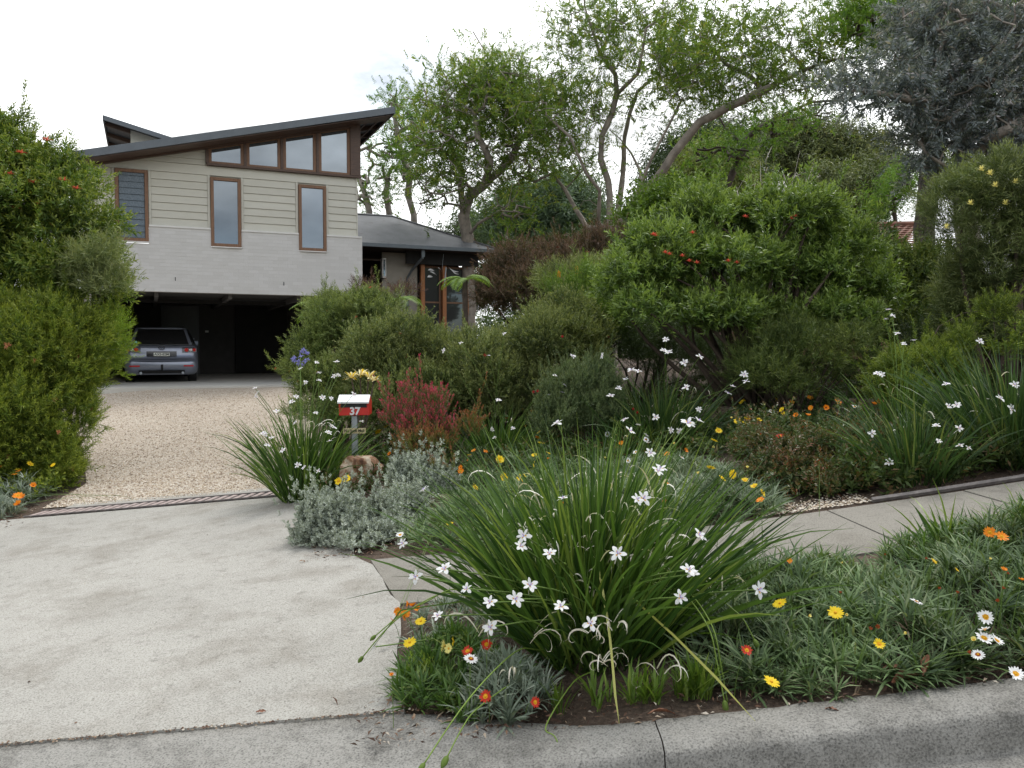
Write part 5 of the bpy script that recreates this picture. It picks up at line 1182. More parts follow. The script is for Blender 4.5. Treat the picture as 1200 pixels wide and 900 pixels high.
shrub('purple_leaf_shrub', 'small purplish leaved twiggy shrub against the brick corner of the house', 'shrub', base_at(425, 13.6), [E_(425, 350, 13.6, 20, 20), E_(475, 350, 13.8, 14, 10)], 14, .14, needle, 420, .9, lm_('purple_leaf', (.05, .03, .025), (.13, .07, .06), (.14, .18, .05), None, .5, .3), 107, 8, .015, inner=.7)
g4 = lm_('dark_red_leaf', (.030, .028, .016), (.100, .070, .042), (.08, .10, .03), (.18, .105, .08), .6, .25, .2, .35)
shrub('reddish_shrub', 'reddish brown feathery shrub to the right of the timber porch posts', 'shrub', base_at(640, 17.0), [E_(618, 328, 17.0, 36, 24), E_(665, 320, 17.2, 52, 32), E_(715, 308, 17.4, 32, 28), E_(640, 345, 16.6, 70, 28), E_(596, 340, 17.3, 22, 18), E_(606, 354, 16.6, 44, 20)], 90, .32, ferny, 5200, 1.0, g4, 108, 16, .04, inner=.4)
p_, d_ = front_points('reddish_shrub', 8, rr_, at(0, 305, 17)[2]); strew('', bpy.data.objects['reddish_shrub'], SPI['pink'], p_, 1.8, rr_, outs=d_)
g5 = lm_('soft_green_leaf', (.045, .085, .012), (.110, .185, .024), None, (.19, .28, .045), .5, .35, .3, .25)
shrub('soft_conifer_shrub', 'bright green soft rounded shrub between the olive mound and the big spreading grevillea', 'shrub', base_at(690, 12.6), [E_(675, 352, 12.6, 34, 26), E_(700, 385, 12.4, 44, 40), E_(725, 355, 12.8, 34, 28), E_(672, 405, 12.2, 40, 34)], 70, .24, fineT, 7600, 1.0, g5, 109, 14, .03, inner=.4, up=.8)
shrub('orange_spiked_shrub', 'olive shrub carrying upright orange flower spikes behind the bright green shrub', 'shrub', base_at(690, 14.2), [E_(690, 335, 14.2, 38, 20), E_(660, 340, 14.2, 24, 14)], 24, .24, long_, 1500, .9, g3, 110, 10, .02, inner=.5)
for px, py in [(682, 322), (676, 318), (697, 325), (697, 332), (697, 338), (655, 324), (705, 345)]:
    t_ = bpy.data.objects['orange_spiked_shrub']; mb = MB(); mb.tube([(0, 0, -.05), (0, 0, 0), (0, 0, .06), (0, 0, .10)], [.02, .035, .03, .008], 8); o = mb.build('flower_spike', FM['orange'], t_); o.location = Vector(at(px, py, 13.7))-t_.location
shrub('background_shrub', 'dark green hedge seen through the gaps behind the reddish shrub', 'shrub', base_at(670, 29), [E_(630, 325, 29, 50, 30), E_(700, 315, 29, 60, 36), E_(760, 320, 29, 50, 36), E_(610, 355, 29, 50, 26), E_(690, 360, 29, 60, 26), E_(590, 345, 30, 20, 20)], 60, .6, bigger, 6000, 2.4, darkM, 140, 10, .04)
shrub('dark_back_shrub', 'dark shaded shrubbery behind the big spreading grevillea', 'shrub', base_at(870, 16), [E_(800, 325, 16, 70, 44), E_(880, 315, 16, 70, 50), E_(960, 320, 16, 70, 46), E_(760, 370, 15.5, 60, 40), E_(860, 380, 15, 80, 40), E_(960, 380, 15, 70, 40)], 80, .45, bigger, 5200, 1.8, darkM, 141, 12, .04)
# the big spreading grevillea, in tiers
g6 = lm_('big_grevillea_leaf', (.040, .075, .014), (.115, .190, .036), (.19, .27, .06), (.27, .37, .09), .38, .35, .5, .3)
YG = 10.6
shrub('spreading_grevillea', 'large tiered grevillea with bright green layered foliage and coral flowers', 'shrub', base_at(890, YG), 
      [E_(925, 268, YG+.3, 78, 30), E_(850, 262, YG+.3, 55, 26), E_(795, 300, YG, 52, 24), E_(760, 325, YG-.2, 50, 22), E_(975, 292, YG+.2, 44, 30), E_(860, 315, YG-.1, 70, 26), E_(930, 330, YG, 65, 30), E_(800, 372, YG-.6, 70, 18), E_(770, 350, YG, 50, 24), E_(735, 350, YG-.1, 26, 24), E_(870, 372, YG-.4, 60, 22), E_(1000, 345, YG+.2, 48, 34), E_(960, 385, YG-.2, 55, 30)],
      190, .21, bigger, 15500, .85, g6, 111, 60, .045, inner=.3, up=.5, flat=.42, front=.55, holes=.42, shootL=.34)
for px, py in [(768, 277), (812, 274), (780, 297), (800, 301), (808, 307), (817, 309), (854, 307), (864, 309), (874, 255), (928, 257), (932, 254), (766, 276), (785, 299)]:
    t_ = bpy.data.objects['spreading_grevillea']; o = link('flower', SPI['coral'], None, t_); o.location = Vector(at(px, py, YG-.95 if py > 270 else YG-.6))-t_.location; o.scale = (1.5,)*3
g7 = lm_('wispy_green_leaf', (.035, .060, .014), (.090, .125, .032), (.16, .19, .05), (.15, .19, .05), .5, .3, .3, .3)
shrub('arching_shrub', 'dark wispy shrub with arching stems under the right side of the big grevillea', 'shrub', base_at(930, 9.8), [E_(930, 430, 9.8, 62, 42), E_(900, 450, 9.6, 45, 26), E_(985, 430, 9.8, 42, 40)], 60, .20, long_, 3900, .65, g7, 112, 40, .014, inner=.6, up=.6, flat=1)
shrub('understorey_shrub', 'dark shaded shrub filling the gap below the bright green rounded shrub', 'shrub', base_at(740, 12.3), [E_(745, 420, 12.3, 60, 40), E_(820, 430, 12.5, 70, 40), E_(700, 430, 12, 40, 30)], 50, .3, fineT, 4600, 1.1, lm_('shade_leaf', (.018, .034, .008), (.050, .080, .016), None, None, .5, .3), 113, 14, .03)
g8 = lm_('tangle_leaf', (.030, .055, .012), (.090, .140, .026), (.20, .24, .05), (.17, .20, .05), .45, .35, .4, .35)
shrub('tangled_hedge', 'tangled leafy green hedge below the brown tiled roof', 'shrub', base_at(1050, 12.6), [E_(1040, 350, 12.8, 60, 40), E_(1080, 330, 13.2, 50, 34), E_(1020, 390, 12.6, 60, 40), E_(1100, 380, 12.6, 60, 46)], 90, .26, broad, 7200, 1.15, g8, 114, 20, .03, inner=.4)
g9 = lm_('pale_tip_leaf', (.050, .075, .022), (.125, .165, .055), (.22, .25, .10), (.24, .28, .11), .5, .3, .3, .35, 1.1)
shrub('tall_right_shrub', 'tall olive shrub with pale lemon flowers at the right edge under the wattle', 'shrub', base_at(1180, 9.6), [E_(1150, 250, 9.7, 52, 50), E_(1200, 255, 9.6, 62, 62), E_(1134, 290, 9.9, 34, 36), E_(1190, 330, 9.8, 60, 60), E_(1150, 330, 10, 46, 46), E_(1180, 400, 9.9, 60, 50), E_(1130, 370, 10.2, 36, 40)], 110, .22, long_, 8800, .85, g9, 115, 24, .04, inner=.4, up=.4)
for px, py in [(1137, 240), (1166, 219), (1109, 268), (1160, 205), (1178, 240), (1150, 200), (1190, 215)]:
    t_ = bpy.data.objects['tall_right_shrub']; o = link('flower', SPI['lemon'], None, t_); o.location = Vector(at(px, py, 9.15))-t_.location; o.scale = (1.9,)*3
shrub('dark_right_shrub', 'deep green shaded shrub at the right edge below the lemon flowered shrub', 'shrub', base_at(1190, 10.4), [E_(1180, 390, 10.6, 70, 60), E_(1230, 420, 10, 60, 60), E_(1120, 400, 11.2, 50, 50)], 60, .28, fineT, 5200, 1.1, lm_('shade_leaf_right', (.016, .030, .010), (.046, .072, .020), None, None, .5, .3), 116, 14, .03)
g10 = lm_('wattle_shrub_leaf', (.050, .085, .012), (.125, .180, .026), (.22, .28, .05), (.24, .30, .05), .5, .35, .3, .3)
shrub('low_wattle', 'light yellow green ferny shrub with one branch reaching up to the right', 'shrub', base_at(1085, 8.6), [E_(1080, 440, 8.6, 50, 26), E_(1055, 465, 8.5, 36, 20), E_(1110, 415, 8.7, 34, 16), E_(1130, 395, 8.7, 14, 10), E_(1165, 375, 8.7, 10, 16), E_(1110, 460, 8.6, 36, 22)], 60, .12, needle, 3800, .85, g10, 117, 26, .012, inner=.5, flat=.6, zlow=-.6)
shrub('light_edge_shrub', 'bright leafy spray at the far right edge beside the tall iris', 'shrub', base_at(1195, 8.3), [E_(1190, 415, 8.3, 22, 12), E_(1200, 395, 8.3, 14, 12)], 10, .10, broad, 260, .7, g10, 118, 6, .01, inner=.6)
# grey-green bush in front of the mound
g11 = lm_('grey_green_leaf', (.050, .080, .035), (.125, .165, .075), None, (.18, .22, .10), .5, .3, .3, .25)
shrub('red_flecked_bush', 'upright grey green bush with a few red flecks in front of the dark iris', 'shrub', base_at(685, 9.6), [E_(690, 465, 9.6, 34, 34), E_(665, 480, 9.5, 30, 28), E_(700, 490, 9.4, 24, 20), E_(655, 500, 9.3, 26, 16)], 60, .14, needle_s, 6200, .95, g11, 119, 16, .012, inner=.4, up=.9, flat=1.1)
for px, py in [(630, 460), (659, 396), (742, 481), (747, 485), (625, 461)]:
    t_ = bpy.data.objects['red_flecked_bush']; o = link('flower', SPI['crimson'], None, t_); o.location = Vector(at(px, py, 9.2))-t_.location; o.scale = (1.0,)*3
# red tipped shrub by the letterbox
g12 = lm_('red_tip_leaf', (.06, .085, .03), (.13, .13, .05), (.34, .05, .09), (.55, .055, .15), .5, .35, .3, .15)
upr = [sprig(s+80, .12, 16, .040, .0085, 38, 0, 1, .05, .35, .15, .002) for s in range(5)]
shrub('red_tipped_shrub', 'crimson tipped upright shrub to the right of the letterbox', 'shrub', base_at(495, 8.5), [E_(482, 488, 8.5, 30, 20), E_(510, 488, 8.5, 22, 24), E_(460, 496, 8.5, 14, 12), E_(500, 508, 8.4, 34, 14)], 40, .10, upr, 900, .85, g12, 120, 26, .007, inner=.5, up=1.2, flat=1.2)
shrub('red_tipped_shrub', 'green lower half of the crimson tipped shrub spreading to its right with rusty tips', 'shrub', base_at(520, 8.2), [E_(500, 528, 8.2, 36, 16), E_(552, 510, 8.2, 10, 20), E_(525, 552, 7.8, 16, 8)], 30, .09, upr, 560, .85, lm_('rusty_leaf', (.06, .085, .02), (.16, .15, .05), (.36, .09, .06), (.30, .10, .06), .5, .35, .3, .2), 121, 20, .006, inner=.5, up=1.0)
# silver bush at the corner of the apron
g13 = lm_('silver_leaf', (.130, .155, .125), (.340, .375, .320), (.42, .45, .40), (.34, .38, .32), .6, .15, .25, .2)
def H_E(px, py, Y_, rx, ry, rd=None): return E_(px, py, Y_, rx, ry, rd)
shrub('silver_bush', 'low silver grey leaved bush spilling onto the concrete below the letterbox rock', 'shrub', base_at(425, 7.35), [E_(392, 612, 7.0, 40, 26), E_(438, 618, 7.1, 48, 22), E_(382, 635, 6.8, 32, 22), E_(440, 642, 6.7, 46, 18), E_(420, 652, 6.5, 34, 12), E_(472, 598, 7.4, 30, 18)], 110, .10, silver, 10500, 1.0, g13, 122, 30, .008, inner=.4, up=.7, flat=.9)
shrub('silver_bush', 'smaller silver grey bush behind and to the right of the larger silver one', 'shrub', base_at(500, 8.1), [E_(495, 562, 8.0, 30, 18), E_(484, 558, 8.1, 20, 14), E_(510, 572, 7.8, 24, 14)], 34, .10, silver, 2700, 1.0, g13, 123, 12, .008, inner=.4, up=.7)
# low red-green ground cover shrub on the right
g14 = lm_('groundcover_leaf', (.030, .055, .018), (.085, .120, .036), (.20, .085, .045), (.15, .10, .05), .42, .3, .4, .3)
shrub('prostrate_grevillea', 'low dense ground covering shrub with reddish new leaves beside the footpath', 'shrub', base_at(960, 7.2), [E_(950, 545, 7.4, 75, 30), E_(1010, 550, 7.2, 52, 34), E_(900, 535, 7.8, 44, 26), E_(960, 580, 6.8, 60, 22), E_(1035, 575, 6.8, 30, 22), E_(915, 570, 7.0, 30, 18)], 110, .12, cover, 9000, .85, g14, 124, 14, .008, inner=.35, up=.5, flat=.7)
# pale fern fronds behind the mound
frondM = lm_('fern_frond', (.07, .13, .025), (.14, .22, .045), None, None, .5, .4, .3, .1)
def fern(label, px, py, Y_, n, L_, seed, rise=.7, name='tree_fern', bz=None):
    r = np.random.default_rng(seed); c = at(px, py, Y_); b0 = np.array([c[0], Y_, Hs(c[0], Y_)]); t_ = thing(name, label, 'fern', tuple(b0)); mb = MB(); mb.tube([(0, 0, -.05), (0, 0, c[2]-b0[2])], [.07, .05], 7); mb.build('trunk', M['bark'], t_)
    for i in range(n):
        a = i*2*math.pi/n+r.normal()*.2; V = []; Q = []; va = []; el = rise+r.normal()*.12; p = np.array([0, 0, c[2]-b0[2]]); h = np.array([math.cos(a), math.sin(a), 0]); s = np.array([-h[1], h[0], 0]); m = 22
        for q in range(m):
            f = q/m; e = el-1.5*f; d = h*math.cos(e)+np.array([0, 0, 1])*math.sin(e); p = p+d*L_/m; w = L_*.28*math.sin(math.pi*(.12+.86*f))
            for sg in (-1, 1):
                k = len(V); V += [p, p+s*sg*w*.5+d*L_*.035-np.array([0, 0, .02*w]), p+s*sg*w+d*L_*.03-np.array([0, 0, .25*w]), p+s*sg*w*.5-d*L_*.01]; Q.append((k, k+1, k+2, k+3)); va += [r.random()]*4
        link('frond', mesh_np('frond', np.array(V), np.array(Q), va), frondM, t_)
fern('tall palm like fern with arching fronds in front of the porch posts', 545, 328, 15.5, 7, .6, 7, .45)
fern('light green fern behind the loose grevillea left of the brick corner', 388, 362, 13.2, 9, .7, 8, .5)
fern('pale lime fern rising above the olive mound below the porch', 465, 352, 13.4, 8, .5, 9, .45)
# ------------------------------------------------------------------ daisies: leafy cushions with flowers
gzM = leafmat('daisy_leaf', (.026, .052, .018), (.105, .160, .062), (.17, .20, .11), None, .5, .25, .35, .42)
gzS = leafmat('silver_daisy_leaf', (.085, .115, .080), (.190, .225, .175), (.30, .33, .27), None, .6, .2, .25, .2)
gzM2 = leafmat('blue_daisy_leaf', (.055, .085, .045), (.150, .195, .115), (.25, .28, .18), None, .5, .22, .35, .3)
gzG = leafmat('green_daisy_leaf', (.024, .058, .012), (.085, .155, .030), (.18, .22, .06), None, .45, .3, .35, .25)
ros = [rosette(s, 17, .135, .0085, 55, 3, .55) for s in range(7)]
ros_s = [rosette(s+10, 16, .105, .0085, 58, 3, .5) for s in range(6)]
ros_dead = [rosette(s+30, 5, .11, .008, 35, 3, .9) for s in range(4)]
deadB = leafmat('dead_daisy_leaf', (.09, .055, .035), (.34, .27, .19), None, None, .8, .1, .2, .2, 1.0)
def inpoly(x, y, poly):
    c = np.zeros(len(x), bool); n = len(poly)
    for i in range(n):
        x0, y0 = poly[i]; x1, y1 = poly[(i+1) % n]
        k = ((y0 > y) != (y1 > y)) & (x < (x1-x0)*(y-y0)/((y1-y0) if y1 != y0 else 1e-9)+x0); c ^= k
    return c
def patch(name, label, cat, poly, n, hgt, mat, temps, scale, seed, group=None, edge=.25, lean=.35, mats=None):
    """poly: ground outline (x, y); a low mound of rosettes"""
    r = np.random.default_rng(seed); P_ = np.array(poly); c = P_.mean(0); t_ = thing(name, label, cat, (c[0], c[1], Hs(*c)), 0, group)
    lo_, hi = P_.min(0), P_.max(0); x = r.uniform(lo_[0], hi[0], n*4); y = r.uniform(lo_[1], hi[1], n*4); k = inpoly(x, y, poly); x = x[k][:n]; y = y[k][:n]
    d = np.full(len(x), 9.); 
    for i in range(len(poly)):
        a = P_[i]; b_ = P_[(i+1) % len(poly)]; ab = b_-a; tt = np.clip(((x-a[0])*ab[0]+(y-a[1])*ab[1])/(ab@ab), 0, 1); d = np.minimum(d, np.hypot(x-a[0]-tt*ab[0], y-a[1]-tt*ab[1]))
    f = np.clip(d/edge, 0, 1)**.6; bumps = .65+.42*np.sin(x*6.1+seed)*np.cos(y*5.3+seed*2)+.2*np.sin(x*15+y*11)
    z = H(x, y)+hgt*f*np.clip(bumps, .25, 1.2)*r.uniform(.35, 1, len(x))
    dirs = np.stack([(x-c[0])*lean*(1-f)+r.normal(size=len(x))*.25, (y-c[1])*lean*(1-f)*.6+r.normal(size=len(x))*.25-.12, np.ones(len(x))], 1)
    bake('foliage', temps, np.stack([x, y, z], 1), dirs, scale*(.7+.55*r.random(len(x))), mat, t_, r=r, roll=True)
    k = r.choice(len(x), max(4, len(x)//7), replace=False); bake('withered_leaves', ros_dead, np.stack([x[k], y[k], H(x[k], y[k])+(z[k]-H(x[k], y[k]))*r.uniform(.1, .95, len(k))], 1), dirs[k]+r.normal(size=(len(k), 3))*.5, scale*.9, deadB, t_, r=r)
    return t_
def gp(*pts): return [tuple(G(px, py)[:2]) for px, py in pts]
rr_ = np.random.default_rng(200)
# nature strip in front: left cushions, right carpet
stripL = patch('daisy_cushion', 'green leaved daisy cushion at the corner of the driveway and kerb', 'daisy plant', [(-.52, 3.62), (-.34, 3.42), (-.12, 3.36), (.10, 3.5), (.05, 3.85), (-.25, 4.25), (-.52, 4.1)], 150, .15, gzG, ros_s, 1.0, 201, 'daisies on the verge', .18)
stripS = patch('daisy_cushion', 'silver grey leaved daisy cushion leaning over the kerb left of the big iris', 'daisy plant', [(-.18, 3.36), (.0, 3.30), (.16, 3.34), (.18, 3.65), (.0, 3.9), (-.22, 3.75)], 95, .19, gzS, ros_s, 1.0, 202, 'daisies on the verge', .12)
stripB = patch('daisy_cushion', 'sparse daisy cushion with orange and rusty flowers beside the driveway joint', 'daisy plant', [(-.54, 4.2), (-.3, 4.25), (.1, 4.2), (.1, 4.75), (-.35, 4.85), (-.54, 4.7)], 70, .09, gzS, ros_s, .9, 203, 'daisies on the verge', .15)
right1 = patch('daisy_carpet', 'grey green daisy carpet between the kerb and the footpath right of the big iris', 'daisy plant', [(.85, 3.45), (1.25, 3.27), (1.7, 3.26), (1.95, 3.32), (2.1, 4.2), (1.9, 4.7), (1.2, 4.85), (.85, 4.55), (.75, 4.0)], 700, .20, gzM, ros, 1.0, 204, 'daisies on the verge', .3)
right2 = patch('daisy_carpet', 'daisy carpet with cream flowers spilling over the kerb at the right', 'daisy plant', [(1.98, 3.3), (2.15, 3.04), (2.35, 2.97), (3.4, 2.98), (4.0, 3.1), (4.2, 4.6), (3.0, 4.85), (2.1, 4.7), (1.95, 4.0)], 1000, .24, gzM, ros, 1.0, 205, 'daisies on the verge', .3)
right3 = patch('daisy_carpet', 'darker green mounds of daisies with two orange yellow flowers against the footpath', 'daisy plant', [(2.2, 4.45), (2.9, 4.3), (4.0, 4.4), (4.0, 4.98), (2.7, 5.0), (2.2, 4.9)], 340, .26, gzG, ros, 1.0, 206, 'daisies on the verge', .2)
Yv = None
daisies(stripB, [(466, 717, 'orange', 4.45), (479, 708, 'orange', 4.5), (490, 713, 'orange', 4.5), (473, 722, 'orange', 4.4), (467, 724, 'rust', 4.4), (460, 727, 'red', 4.35), (476, 719, 'orange', 4.42), (493, 728, 'yellow', 4.4, 1.05), (484, 710, 'orange', 4.5)], rr_, 0.15)
daisies(stripL, [(480, 753, 'yellow', 3.95, 1.15), (521, 757, 'lemon', 3.95, 1.1), (532, 752, 'yellow', 4.0), (459, 791, 'orange', 3.9, .5), (526, 760, 'lemon', 3.9, .9)], rr_, 0.24)
daisies(stripS, [(548, 763, 'red', 3.85), (570, 755, 'red', 3.85), (552, 772, 'white', 3.8, 1.1), (569, 816, 'red', 3.5, 1.0), (627, 823, 'red', 3.45, .85), (572, 822, 'rust', 3.5, .8)], rr_, 0.28)
daisies(right1, [(914, 707, 'yellow', 4.35, 1.15), (979, 718, 'yellow', 4.25, 1.15), (875, 762, 'red', 3.85, .9), (904, 799, 'yellow', 3.6, 1.1), (1030, 755, 'yellow', 3.9, .9), (925, 657, 'orange', 4.8, .6), (948, 722, 'cream', 4.2, .6), (987, 660, 'cream', 4.8, .5), (1037, 650, 'rust', 4.8, .5), (1028, 735, 'rust', 4.0, .8), (1020, 738, 'rust', 4.0, .7), (985, 695, 'rust', 4.4, .6), (1062, 742, 'cream', 4.0, .5), (992, 720, 'cream', 4.2, .5)], rr_, 0.31)
daisies(right2, [(1074, 705, 'white', 4.3, .9), (1155, 723, 'white', 4.1, 1.1), (1154, 738, 'white', 4.05, .9), (1153, 748, 'white', 4.0, 1.15), (1168, 751, 'white', 4.0, 1.05), (1146, 767, 'white', 3.9, .85), (1190, 790, 'white', 3.7, 1.15), (1134, 764, 'rust', 3.9, .8), (1141, 750, 'cream', 4.0, .8), (1198, 680, 'orange', 4.4, .7), (1175, 690, 'rust', 4.4, .7), (1100, 690, 'rust', 4.5, .6), (1121, 668, 'yellow', 4.6, .5), (1085, 655, 'rust', 4.7, .6), (1170, 705, 'rust', 4.3, .7), (1122, 695, 'rust', 4.4, .6), (1160, 655, 'cream', 4.6, .5)], rr_, 0.35)
daisies(right3, [(1160, 624, 'orange', 4.75, 1.1), (1174, 629, 'orange', 4.75, 1.15), (1094, 658, 'yellow', 4.6, .7), (1180, 672, 'rust', 4.5, .6), (1176, 668, 'orange', 4.5, .7)], rr_, 0.38)
# garden bed behind the path
bedA = patch('daisy_carpet', 'blue green daisy carpet with yellow flowers behind the big iris in the garden bed', 'daisy plant', gp((478, 640), (500, 654), (560, 656), (640, 655), (700, 655), (700, 560), (640, 520), (560, 520), (520, 570)), 1250, .26, gzM, ros, 1.05, 211, 'daisies in the garden bed', .35)
bedB = patch('daisy_carpet', 'silver grey daisy carpet rounding the footpath corner with a row of yellow flowers', 'daisy plant', [(.5, 6.25), (1.7, 6.22), (2.05, 6.3), (2.2, 6.8), (2.15, 7.6), (1.7, 8.6), (.6, 8.4), (.4, 7.2)], 1000, .20, gzM2, ros, 1.1, 212, 'daisies in the garden bed', .3)
bedC = patch('daisy_carpet', 'green daisy carpet with orange flowers in front of the olive mound', 'daisy plant', gp((520, 545), (640, 560), (740, 545), (740, 500), (640, 490), (560, 500), (525, 520)), 850, .22, gzG, ros, 1.0, 213, 'daisies in the garden bed', .4)
bedD = patch('daisy_carpet', 'daisy carpet with yellow and orange flowers at the foot of the big grevillea', 'daisy plant', gp((840, 520), (900, 520), (980, 515), (1035, 510), (1030, 482), (940, 478), (870, 485), (800, 500)), 900, .26, gzM, ros, 1.05, 214, 'daisies in the garden bed', .35)
bedE = patch('daisy_carpet', 'silvery daisies with orange flowers at the left edge where gravel meets concrete', 'daisy plant', [(-6.6, 8.9), (-5.75, 9.3), (-5.85, 10.3), (-6.3, 10.7), (-7.2, 10.6), (-7.4, 9.2)], 420, .30, gzS, ros, 1.15, 215, None, .3)
daisies(bedA, [(586, 539, 'yellow', 7.6, 1.1), (611, 560 - 1, 'yellow', 7.4, 1.1), (527, 615, 'yellow', 6.7, 1.1), (557, 571, 'yellow', 7.2, .9), (469, 627, 'white', 6.6, 1.0), (585, 540, 'yellow', 7.5, .9), (613, 565, 'orange', 7.2, .6), (589, 595, 'orange', 7, .6), (540, 548, 'orange', 7.6, .8), (569, 530, 'orange', 7.8, .9), (646, 555, 'cream', 7.6, .6), (660, 590, 'orange', 7.2, .5), (594, 576, 'cream', 7.1, .6)], rr_, 0.40)
daisies(bedB, [(833, 548, 'yellow', 7.8, 1), (846, 560, 'yellow', 7.6, 1), (859, 556, 'yellow', 7.5, 1), (873, 563, 'yellow', 7.3, 1.1), (884, 570, 'yellow', 7.1, 1.1), (893, 578, 'yellow', 7.0, 1.2), (891, 586, 'orange', 6.9, 1.1), (842, 624, 'yellow', 6.5, .9), (780, 566, 'orange', 7.4, .9), (779, 588, 'orange', 7.0, .9), (781, 532, 'orange', 8.2, .9), (803, 528, 'orange', 8.2, .9), (760, 519, 'white', 8.4, .9), (745, 530, 'white', 8.2, .9), (735, 512, 'cream', 8.6, .9), (712, 509, 'white', 8.6, .9), (722, 511, 'cream', 8.6, .8), (790, 520, 'cream', 8.5, .8), (728, 519, 'orange', 8.5, .8), (757, 515, 'white', 8.4, .9), (799, 536, 'white', 8, .9), (835, 524, 'cream', 8.4, .8), (818, 555, 'cream', 7.8, .8), (709, 537, 'cream', 8, .7), (736, 540, 'white', 8, .8), (742, 546, 'white', 7.9, .8), (800, 590, 'rust', 7.0, .7), (876, 548, 'cream', 7.6, .7)], rr_, 0.36)
daisies(bedC, [(594, 490, 'orange', 8.9, 1), (614, 481, 'orange', 9.1, 1.1), (624, 482, 'orange', 9.1, 1.1), (616, 500, 'orange', 8.7, 1.1), (632, 506, 'yellow', 8.6, 1), (634, 519, 'yellow', 8.3, 1.1), (630, 513, 'orange', 8.5, 1), (626, 533, 'yellow', 8.1, .9), (625, 545, 'yellow', 7.9, 1.1), (642, 538, 'orange', 8, .9), (569, 529, 'orange', 8.1, 1), (555, 528, 'orange', 8.1, .9), (550, 533, 'yellow', 8.1, .7), (540, 552, 'orange', 7.9, .9), (549, 539, 'orange', 8, .8), (643, 531, 'yellow', 8.1, .7), (443, 506, 'yellow', 8.7, 1.3), (452, 500, 'yellow', 8.9, 1), (460, 498, 'yellow', 8.9, 1), (462, 502, 'yellow', 8.9, .9), (473, 517, 'orange', 8.6, .8), (397, 564, 'yellow', 7.6, 1.2), (406, 561, 'yellow', 7.6, 1.2), (457, 532, 'orange', 8.1, 1), (586, 538, 'yellow', 8, 1.3), (590, 559, 'yellow', 7.7, 1.2), (622, 490, 'yellow', 9, .8)], rr_, 0.37)
daisies(bedD, [(869, 471, 'yellow', 10, 1.1), (872, 469, 'yellow', 10.1, 1), (909, 469, 'yellow', 9.9, 1), (928, 471, 'orange', 9.8, .9), (949, 466, 'orange', 10, 1.1), (895, 475, 'cream', 9.6, 1), (904, 482, 'white', 9.3, 1.1), (917, 484, 'yellow', 9.2, 1), (916, 480, 'yellow', 9.4, .9), (933, 487, 'orange', 9.1, 1.1), (947, 487, 'orange', 9.1, 1.1), (950, 478, 'orange', 9.3, .9), (968, 478, 'orange', 9.3, 1.2), (982, 471, 'orange', 9.6, 1.2), (1025, 474, 'orange', 9.4, 1.3), (1031, 471, 'orange', 9.5, 1.2), (1002, 477, 'white', 9.2, 1.2), (864, 493, 'yellow', 9.1, 1.1), (876, 491, 'yellow', 9.2, 1.1), (889, 492, 'yellow', 9, 1.1), (842, 505, 'yellow', 8.8, 1.1), (837, 516, 'yellow', 8.5, 1), (895, 503, 'red', 8.7, 1), (892, 510, 'red', 8.5, .9), (914, 511, 'red', 8.4, 1.1), (872, 496, 'yellow', 9, .9), (857, 490, 'cream', 9.2, .8), (960, 540, 'rust', 7.6, .6)], rr_, 0.42)
daisies(bedE, [(35, 544, 'yellow', 10.3, 1.3), (22, 552, 'orange', 10.1, 1.2), (17, 556, 'orange', 10.1, 1.1), (39, 569, 'orange', 9.9, 1.2), (21, 581, 'orange', 9.6, 1.4), (27, 583, 'orange', 9.6, 1.3), (22, 591, 'orange', 9.4, 1.4), (0, 548, 'orange', 10, 1.1), (20, 550, 'yellow', 10.1, .9), (62, 545, 'yellow', 10.3, .9)], rr_, 0.44)

# ------------------------------------------------------------------ iris clumps
YI = 4.05
iris_clump('very large green strap leaved iris clump with white flowers beside the kerb', (.40, YI), .50, 1.07, 900, 1, irisM,
    [(497, 576-2, 4.6), (472, 637, 4.3), (487, 676, 4.2), (547, 690, 4.0), (521, 667, 4.3), (574, 706, 3.75), (604, 702, 3.7), (621, 686, 3.7), (575, 735, 3.6), (513, 722, 3.9), (440, 758, 3.85, .8), (657, 711, 3.6), (644, 649, 3.9), (724, 649, 3.9), (660, 584, 4.3, 1.0), (692, 731, 3.35, 1.1), (807, 668, 3.9), (812, 673, 3.9), (797, 700, 3.9), (819, 627, 4.1), (889, 691, 4.0, 1.25), (747, 585, 4.4), (754, 584, 4.4), (771, 552, 4.6), (774, 549, 4.6), (653, 496, 5.0), (762, 531, 4.8), (738, 505, 4.9), (806, 496, 4.9, 1.2), (818, 493, 4.9, 1.3), (614, 628, 4.1), (610, 640, 4.0)], each=300, w=.0125, dead=.17, lean=.56, fscale=.70)
ic = bpy.data.objects['iris_clump']; ic['label'] = 'very large green strap leaved iris clump with white flowers beside the kerb'
